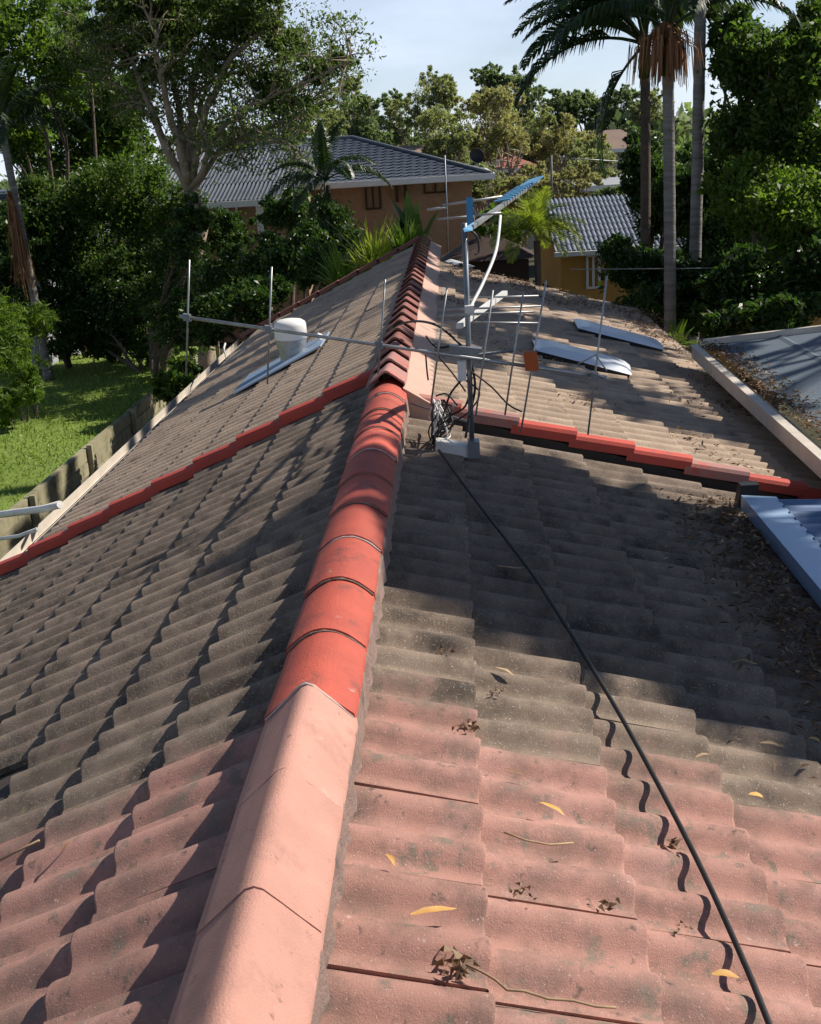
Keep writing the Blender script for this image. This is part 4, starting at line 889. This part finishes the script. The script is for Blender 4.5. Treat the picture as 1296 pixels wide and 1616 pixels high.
# distant houses
def far_house(label, px, py, Y, w, d, hwall, hroof, roof, hip=.35):
    c = at(px, py, Y); x, z = c[0], c[2]; t = thing('distant_house', label, 'house', (x, Y, ground_z(x, Y)), 'houses across the valley')
    mb = MB(); mb.box((x-w/2, Y, min(ground_z(x, Y), z-2)-1), (x+w/2, Y+d, z)); mb.build('wall', M['wallfar'], t)
    mb = MB(); o_ = .5; prism(mb, [(x-w/2-o_, Y-o_, z), (x+w/2+o_, Y-o_, z), (x+w/2+o_, Y+d+o_, z), (x-w/2-o_, Y+d+o_, z)], [(x-w/2+w*hip, Y+d/2, z+hroof), (x+w/2-w*hip, Y+d/2, z+hroof)]); mb.build('roof', M[roof], t)
    mb = MB(); mb.box((x-w/2-o_, Y-o_-.12, z-.22), (x+w/2+o_, Y-o_, z)); mb.build('gutter', M['white'], t)
    for k in range(3):
        xa = x-w/2+w*(.12+.3*k); window(t, (xa, z-1.9), (xa+w*.15, z-.8), Y-.01)
far_house('distant house with long dull red roof above the blue aerial', 808, 266, 66, 2.4, 6, 2.4, .6, 'redroof')
far_house('distant red roofed house hidden behind the satellite dish', 742, 257, 66, 2.2, 6, 2.4, .7, 'redroof')
far_house('distant house with pale grey roof among olive trees', 858, 249, 74, 3.0, 6, 2.4, .6, 'greyroof')
far_house('distant house with brown hip roof behind the drooping frond', 978, 234, 72, 3.2, 6, 2.6, 1.1, 'brownroof')
far_house('distant brown roofed house just over the blue-grey ridge', 650, 248, 66, 5.0, 6, 2.4, .6, 'brownroof')
far_house('distant low white walled house right of the power pole', 968, 290, 50, 3.2, 5, 2.2, .4, 'greyroof')
tag(MB().tube([at(871, 310, 45), at(870, 245, 45)], .045, 6).build('power_pole', M['palmbark']), 'slim pale power pole above the silvery roof', 'pole')
# distant trees, each with trunk and crown
rngT = random.Random(77); FT = 'trees across the valley'
FAR = [  # px, py, rx, rz, Y, leaf, label
 (612, 190, 34, 45, 75, 'lf_far2', 'distant thin topped dark tree right of the spreading tree'), (672, 150, 44, 38, 70, 'lf_far', 'tall pale olive tree behind the blue-grey roof'), (690, 205, 55, 40, 62, 'lf_far', 'broad pale tree low behind the blue-grey roof'),
 (770, 140, 34, 30, 105, 'lf_far2', 'dark green tree with highest rounded crown on skyline'), (815, 145, 38, 28, 105, 'lf_far2', 'dark skyline tree right of the rounded crown'), (780, 185, 60, 45, 66, 'lf_olive', 'wide olive brown tree above the satellite dish'),
 (835, 205, 45, 36, 72, 'lf_far', 'pale green tree above the distant red roof'), (900, 215, 45, 32, 70, 'lf_olive', 'olive tree left of the drooping palm frond'), (880, 165, 38, 24, 110, 'lf_far2', 'far skyline tree above the olive tree'),
 (930, 170, 40, 24, 112, 'lf_far2', 'far skyline tree behind the palm frond tips'), (980, 168, 40, 28, 110, 'lf_far2', 'far skyline tree between the palm trunks'), (1035, 172, 40, 30, 100, 'lf_far', 'far skyline tree right of the rusty palm'),
 (540, 160, 40, 38, 60, 'lf_far', 'grey green tree behind the dark palm top'), (500, 195, 45, 32, 50, 'lf_far', 'light green tree above the ribbed roof'), (570, 185, 40, 38, 58, 'lf_far2', 'mid green tree rising over the blue-grey ridge'), (440, 215, 50, 26, 48, 'lf_mid', 'green tree just above the ribbed grey roof'),
 (370, 225, 50, 26, 55, 'lf_far2', 'far tree seen through the lower limbs'), (300, 215, 55, 30, 60, 'lf_far2', 'far tree behind the spreading tree fork'), (930, 265, 45, 28, 52, 'lf_far', 'pale bush below the brown hip roof'),
 (900, 285, 40, 22, 46, 'lf_olive', 'olive bush beside the power pole'), (965, 315, 35, 22, 38, 'lf_far2', 'dark bush above the silvery roof end'), (770, 295, 42, 28, 44, 'lf_far', 'pale bush right of the brick house corner'), (720, 235, 34, 26, 68, 'lf_far', 'pale tree left of the satellite dish'),
 (750, 275, 26, 20, 50, 'lf_far', 'low pale bush beneath the satellite dish'), (845, 280, 34, 20, 54, 'lf_olive', 'sunlit olive bush beneath the distant red roof'), (925, 235, 34, 18, 58, 'lf_far', 'pale bush before the brown hip roof'), (855, 225, 40, 20, 80, 'lf_olive', 'olive tree hiding the pale grey roof'), (760, 225, 40, 22, 72, 'lf_olive', 'olive tree right above the satellite dish'),
 (1010, 230, 30, 30, 55, 'lf_far2', 'dark tree hidden behind palm trunks'), (820, 300, 34, 22, 40, 'lf_olive', 'dry olive bush under the blue aerial'), (650, 225, 40, 22, 80, 'lf_far2', 'dark far tree over the blue-grey roof'), (790, 350, 40, 25, 27, 'lf_bright', 'bright hedge bush behind the small palm'), (715, 440, 22, 22, 18.5, 'lf_mid', 'green bush under the white umbrella')]
for i, (px, py, rx, rz, Y, leaf, lab) in enumerate(FAR):
    if Y > 40: rx *= 1.2; rz *= 1.1
    bl = [blob(px, py, Y, rx*.62, rz*.66)]
    for k in range(6):
        a = rngT.uniform(0, 2*math.pi); bl.append(blob(px+rx*.62*math.cos(a), py+rz*.6*math.sin(a)+rngT.uniform(-4, 4), Y+rngT.uniform(-1, 1), rx*rngT.uniform(.3, .45), rz*rngT.uniform(.3, .45)))
    for k in range(4): bl.append(blob(px+rx*rngT.uniform(-.8, .8), py+rz*rngT.uniform(.5, 1.2), Y-.5, rx*rngT.uniform(.35, .5), rz*rngT.uniform(.35, .5)))
    lp = 2.6 if Y > 40 else 4
    T('distant_tree' if Y > 35 else 'leafy_shrub', lab, bl, int(7500*(rx*rz/1500)**.8*(1.3 if Y < 40 else 1)), Y/CAM_F*lp*1.55, leaf, 100+i, 'barkpale', .10*Y/50, group=FT if Y > 35 else None, cat='tree' if Y > 35 else 'shrub', sub=45, spread=.20, inner=.2)
rngW = np.random.default_rng(5); Q = []                                # unbroken far wood under the skyline
for k in range(420):
    x = rngW.uniform(-95, 110); y = rngW.uniform(95, 190); h = rngW.uniform(5.5, 9.5)*(1.0+(y-95)/260); z0 = ground_z(x, y)
    c = np.array([x, y, z0+h*.62]); pts = c+unit(rngW.normal(size=(150, 3)))*rngW.uniform(.5, 1, (150, 1))*np.array([3.2, 3.2, h*.40]); Q.append(leaf_quads(pts, 1.1, .6, rngW))
tag(quads_mesh('far_wood', np.concatenate(Q), M['lf_far2']), 'far wooded hillside along the skyline', 'woodland', kind='stuff')
# bare pale branches of the dead tree above the red roof
dt = thing('bare_tree', 'pale bare branched tree in front of distant red roof', 'tree', gnd(at(800, 300, 48))); mb = MB(); rng = np.random.default_rng(6); b0 = at(803, 298, 48)
limb(mb, gnd(b0), b0, .14, .11, rng, .02)
for q in ((770, 255), (785, 235), (812, 240), (835, 255), (760, 270), (800, 225), (825, 230)):
    pts = limb(mb, b0, at(*q, 48+rng.uniform(-1, 1)), .07, .02, rng, .1)
    for s_ in (2, 3, 4): limb(mb, pts[s_], pts[s_]+unit(rng.normal(size=3)+np.array([0, 0, .6]))*.8, .03, .008, rng, .1, 4, 0, 4)
mb.build('trunk', M['barkpale'], dt)

# ------------------------------------------------------------------ trees beyond the right edge of the picture, which shade the roofs
def shade(px, py, side, dist, r):        # crown mass whose shadow falls around a roof point
    p = on_slope(px, py, side, 0 if py > 650 else RZ); return (tuple(p+SUN_DIR*dist), r)
SHADE = [
 ('slender tree right of the carport, nearest the camera', [shade(px, py, 1, d, r) for px, py, d, r in (
   (655, 800, 9, (.3, .3, .22)), (720, 830, 9, (.5, .5, .38)), (700, 760, 9.4, (.35, .35, .25)), (860, 780, 9.5, (.7, .6, .40)), (1000, 840, 10, (.75, .7, .5)), (1150, 920, 10, (.7, .7, .5)), (790, 900, 9.6, (.5, .5, .35)), (930, 950, 9.6, (.55, .5, .35)), (1060, 1010, 9.6, (.5, .5, .35)), (1180, 1060, 10, (.5, .5, .35)), (1290, 1090, 10, (.55, .5, .4)), (1250, 960, 10.5, (.5, .5, .4)), (690, 880, 9, (.32, .3, .22)), (585, 790, 9, (.3, .22, .16)), (575, 765, 9.1, (.3, .2, .15)), (800, 830, 9.3, (.5, .5, .35)), (940, 880, 9.8, (.5, .5, .35)), (760, 770, 9.5, (.4, .4, .3)), (1080, 880, 10.2, (.5, .5, .35)), (940, 790, 9.7, (.5, .5, .3)))], 52000, 1),
 ('tree right of the carport, second from the camera', [shade(px, py, 1, d, r) for px, py, d, r in (
   (740, 490, 9, (.7, .9, .5)), (830, 545, 9.5, (.8, .7, .45)), (940, 530, 9.5, (.8, .8, .5)), (850, 470, 9.5, (.8, .9, .5)), (960, 610, 10, (.5, .5, .26)), (1030, 650, 10, (.5, .5, .24)), (970, 490, 9.5, (.8, .8, .5)), (1120, 690, 10.5, (.35, .4, .2)), (720, 560, 9, (.4, .5, .3)), (1040, 580, 10, (.5, .5, .3)), (900, 600, 9.6, (.4, .35, .2)), (740, 450, 9.5, (.8, .9, .5)))], 46000, 2),
 ('tall tree beyond the carport, shading the far gable', [shade(px, py, -1, d, r) for px, py, d, r in (
   (600, 420, 13, (.8, .9, .5)), (540, 470, 13.5, (.7, .8, .4)), (650, 395, 12.5, (.7, .9, .5)), (430, 545, 15, (.9, .22, .14)), (340, 610, 15.5, (.9, .2, .12)), (300, 640, 16, (.8, .2, .12)), (360, 560, 15.2, (.6, .3, .14)))], 16000, 3),
]
for lab, bl, n, seed in SHADE:
    cen = np.mean([b[0] for b in bl], 0)
    make_tree('leafy_tree', lab, gnd((cen[0]+.5, cen[1]+.5, 0)), bl, int(n*.85), .19, 'lf_mid', 'bark', .13, 60+seed, 'trees right of the carport', sub=50, spread=.25, inner=.0, rough=2, aspect=.55)

# ------------------------------------------------------------------ fallen leaves, twigs, litter
def place(px, py, side=1, up=.016): return on_slope(px, py, side, up)
def fallen_leaf(label, p0, p1, w, mat, lift=.004, side=1):
    a, b = place(*p0, side), place(*p1, side); d = b-a; L = np.linalg.norm(d); d /= L; n = np.array([side*math.sin(TH_R), 0, math.cos(TH_R)]); s_ = np.cross(n, d); rr = random.Random(hash(p0) % 999)
    mb = MB(); N = 7; vs = []
    for i in range(N+1):
        t = i/N; ww = w*math.sin(math.pi*min(1, .06+.94*t))**.8*.5; c = a+d*L*t+n*(lift*math.sin(math.pi*t)+.0012*rr.uniform(-1, 1)); vs += [c-s_*ww+n*ww*.35, c, c+s_*ww+n*ww*.35]
    fs = []
    for i in range(N):
        for k in range(2): fs.append((3*i+k, 3*i+k+1, 3*i+k+4, 3*i+k+3))
    mb.add(vs, fs, True); o = mb.build('fallen_leaf', M[mat]); return tag(o, label, 'leaf', 'leaves fallen on the near roof')
fallen_leaf('long tan leaf lying lowest on the near pink tiles', (648, 1443), (722, 1434), .016, 'yleaf')
fallen_leaf('slim tan leaf in the middle of the pink tiles', (852, 1267), (893, 1287), .015, 'yleaf')
fallen_leaf('small yellow leaf beside the conduit at bottom right', (1124, 1537), (1168, 1543), .020, 'yleaf')
fallen_leaf('small curled tan leaf near the ridge bedding', (609, 1348), (624, 1368), .012, 'yleaf')
fallen_leaf('pale yellow leaf where pink tiles meet grey tiles at right', (1182, 1254), (1206, 1260), .02, 'yleaf')
fallen_leaf('narrow brown leaf on upper pink tiles', (797, 1213), (836, 1229), .010, 'bleaf')
fallen_leaf('grey curled leaf on the shaded tiles at right', (1200, 1172), (1241, 1181), .018, 'twig')
fallen_leaf('short pale leaf on grey tiles left of the grey curled leaf', (1098, 1195), (1120, 1190), .010, 'twig')
fallen_leaf('tan leaf on the sunlit grey tiles under the conduit', (782, 1053), (812, 1066), .013, 'twig')
fallen_leaf('long brown leaf on the left pink tiles', (95, 1348), (117, 1324), .012, 'bleaf', side=-1)
fallen_leaf('tan leaf edge on by the right frame side', (1276, 1165), (1296, 1172), .018, 'yleaf')
def cluster(label, px, py, r, seed, n=16):
    rng = np.random.default_rng(seed); c = place(px, py, 1, .012); Q = []
    for k in range(n):
        p = c+rng.normal(size=3)*np.array([r, r, r*.22]); a = unit(rng.normal(size=3)*np.array([1, 1, .4])); b = unit(np.cross(a, rng.normal(size=3))); L = r*rng.uniform(.9, 1.9); u = np.cross(a, b)*L*.35
        Q += [[p-a*L*.5+u, p-b*L*.2, p, p+b*L*.2], [p-b*L*.2, p+a*L*.5+u, p+b*L*.2, p]]
    o = quads_mesh('seed_cluster', np.array(Q), M['deadleaf']); return tag(o, label, 'debris', 'dry seed clusters on the near roof')
cluster('dry brown seed cluster at the end of the longest twig', 722, 1527, .022, 1, 22); cluster('dry cluster of curled leaves on highest pink tile', 735, 1146, .020, 2, 18); cluster('small dark seed cluster amid the pink tiles', 822, 1405, .012, 3)
cluster('small dark seed cluster close to the conduit shadow', 1074, 1463, .010, 4, 10); cluster('dark seed cluster on grey tiles above the pink', 782, 1090, .012, 5, 10); cluster('brown flecks on the highest sunlit grey tile', 704, 1029, .016, 6, 9)
cluster('brown curled debris touching the conduit', 1062, 1331, .016, 7, 12); cluster('pale curled debris in the pink tile middle', 945, 1425, .016, 8, 10)
def twig(label, pts, r=.003, side=1):
    o = MB().tube([place(x, y, side, .019) for x, y in pts], r, 5).build('twig', M['twig']); return tag(o, label, 'twig', 'twigs on the near roof')
twig('longest straw coloured twig at the bottom of the roof', [(735, 1522), (760, 1533), (782, 1546), (800, 1562), (828, 1564), (865, 1576), (905, 1579), (940, 1588), (972, 1590)], .0026)
twig('thin twig in the middle of the pink tiles', [(795, 1313), (830, 1326), (868, 1333), (905, 1330)], .0025)
twig('pale short twig on the shaded tiles by the conduit', [(785, 893), (812, 896), (834, 897)], .003)
twig('thin curved twig on the dark tiles at right', [(1155, 1046), (1172, 1041), (1194, 1048)], .003)
twig('thin dark twig across the left pink tiles', [(0, 1358), (30, 1342), (62, 1326)], .003, -1)
rng = np.random.default_rng(9)
def litter(name, label, pts, size, th=TH_R):
    n = len(pts); a = unit(rng.normal(size=(n, 3))*np.array([1, 1, .35])); b = unit(np.cross(a, rng.normal(size=(n, 3))*.5+np.array([0, 0, 1]))); L = size*rng.uniform(.4, 1.4, (n, 1)); u = np.cross(a, b)*L*.15
    tag(quads_mesh(name, np.stack([pts-a*L*.5+u, pts+b*L*.16, pts+a*L*.5+u, pts-b*L*.16], 1), M['deadleaf']), label, 'leaf litter', kind='stuff')
P = []
for k in range(2600):
    y = rng.uniform(1.6, 5.5); s = 1.86-abs(rng.normal())*.16-(.10*rng.random() if y < 4.6 else 0); P.append(slope_pt(1, s, y, .02+.05*rng.random()*max(0, 1-(1.88-s)/.25)))
litter('leaf_litter', 'brown leaf litter banked along the pale blue capping', np.array(P), .036)
P = []
for k in range(2300):
    y = rng.uniform(4.2, gA[1]); x = gA[0]+.05+abs(rng.normal())*.15; P.append(np.array([x, y, gz-.03+.09*rng.random()*max(0, 1-(x-gA[0])/.5)+.02]))
litter('leaf_litter', 'brown leaf litter filling the carport gutter', np.array(P), .04)
P = []
cl = [(rng.uniform(.5, 2.9), 13.8-abs(rng.normal())*.8) for _ in range(40)]+[(2.85-abs(rng.normal())*.2, rng.uniform(6.4, 13.8)) for _ in range(34)]+[(rng.uniform(.4, 2.8), rng.uniform(6.3, 13)) for _ in range(14)]
for k in range(3400):
    c_ = cl[rng.integers(len(cl))]; s_ = min(2.95, max(.35, c_[0]+rng.normal()*.11)); y = min(13.9, max(6.2, c_[1]+rng.normal()*.16)); P.append(far_r(s_, y)+np.array([0, 0, .026]))
litter('leaf_litter', 'scattered brown leaf litter over the far right slope', np.array(P), .034)
# lawn blades
n = 34000; bx = rng.uniform(-12.6, -5.65, n); by = rng.uniform(11, 27.3, n); B = np.stack([bx, by, np.full(n, LZ-.02)], 1); a = rng.uniform(0, math.pi, n); w = np.stack([np.cos(a), np.sin(a), 0*a], 1)*.014; h = rng.uniform(.0, .012, (n, 1)); l = rng.normal(size=(n, 3))*.03; tip = B+l+np.concatenate([np.zeros((n, 2)), h+.03], 1)
tag(quads_mesh('lawn_grass', np.stack([B-w, B+w, tip+w*.2, tip-w*.2], 1), M['blade']), 'short sunlit lawn grass left of the sleeper wall', 'grass', kind='stuff')
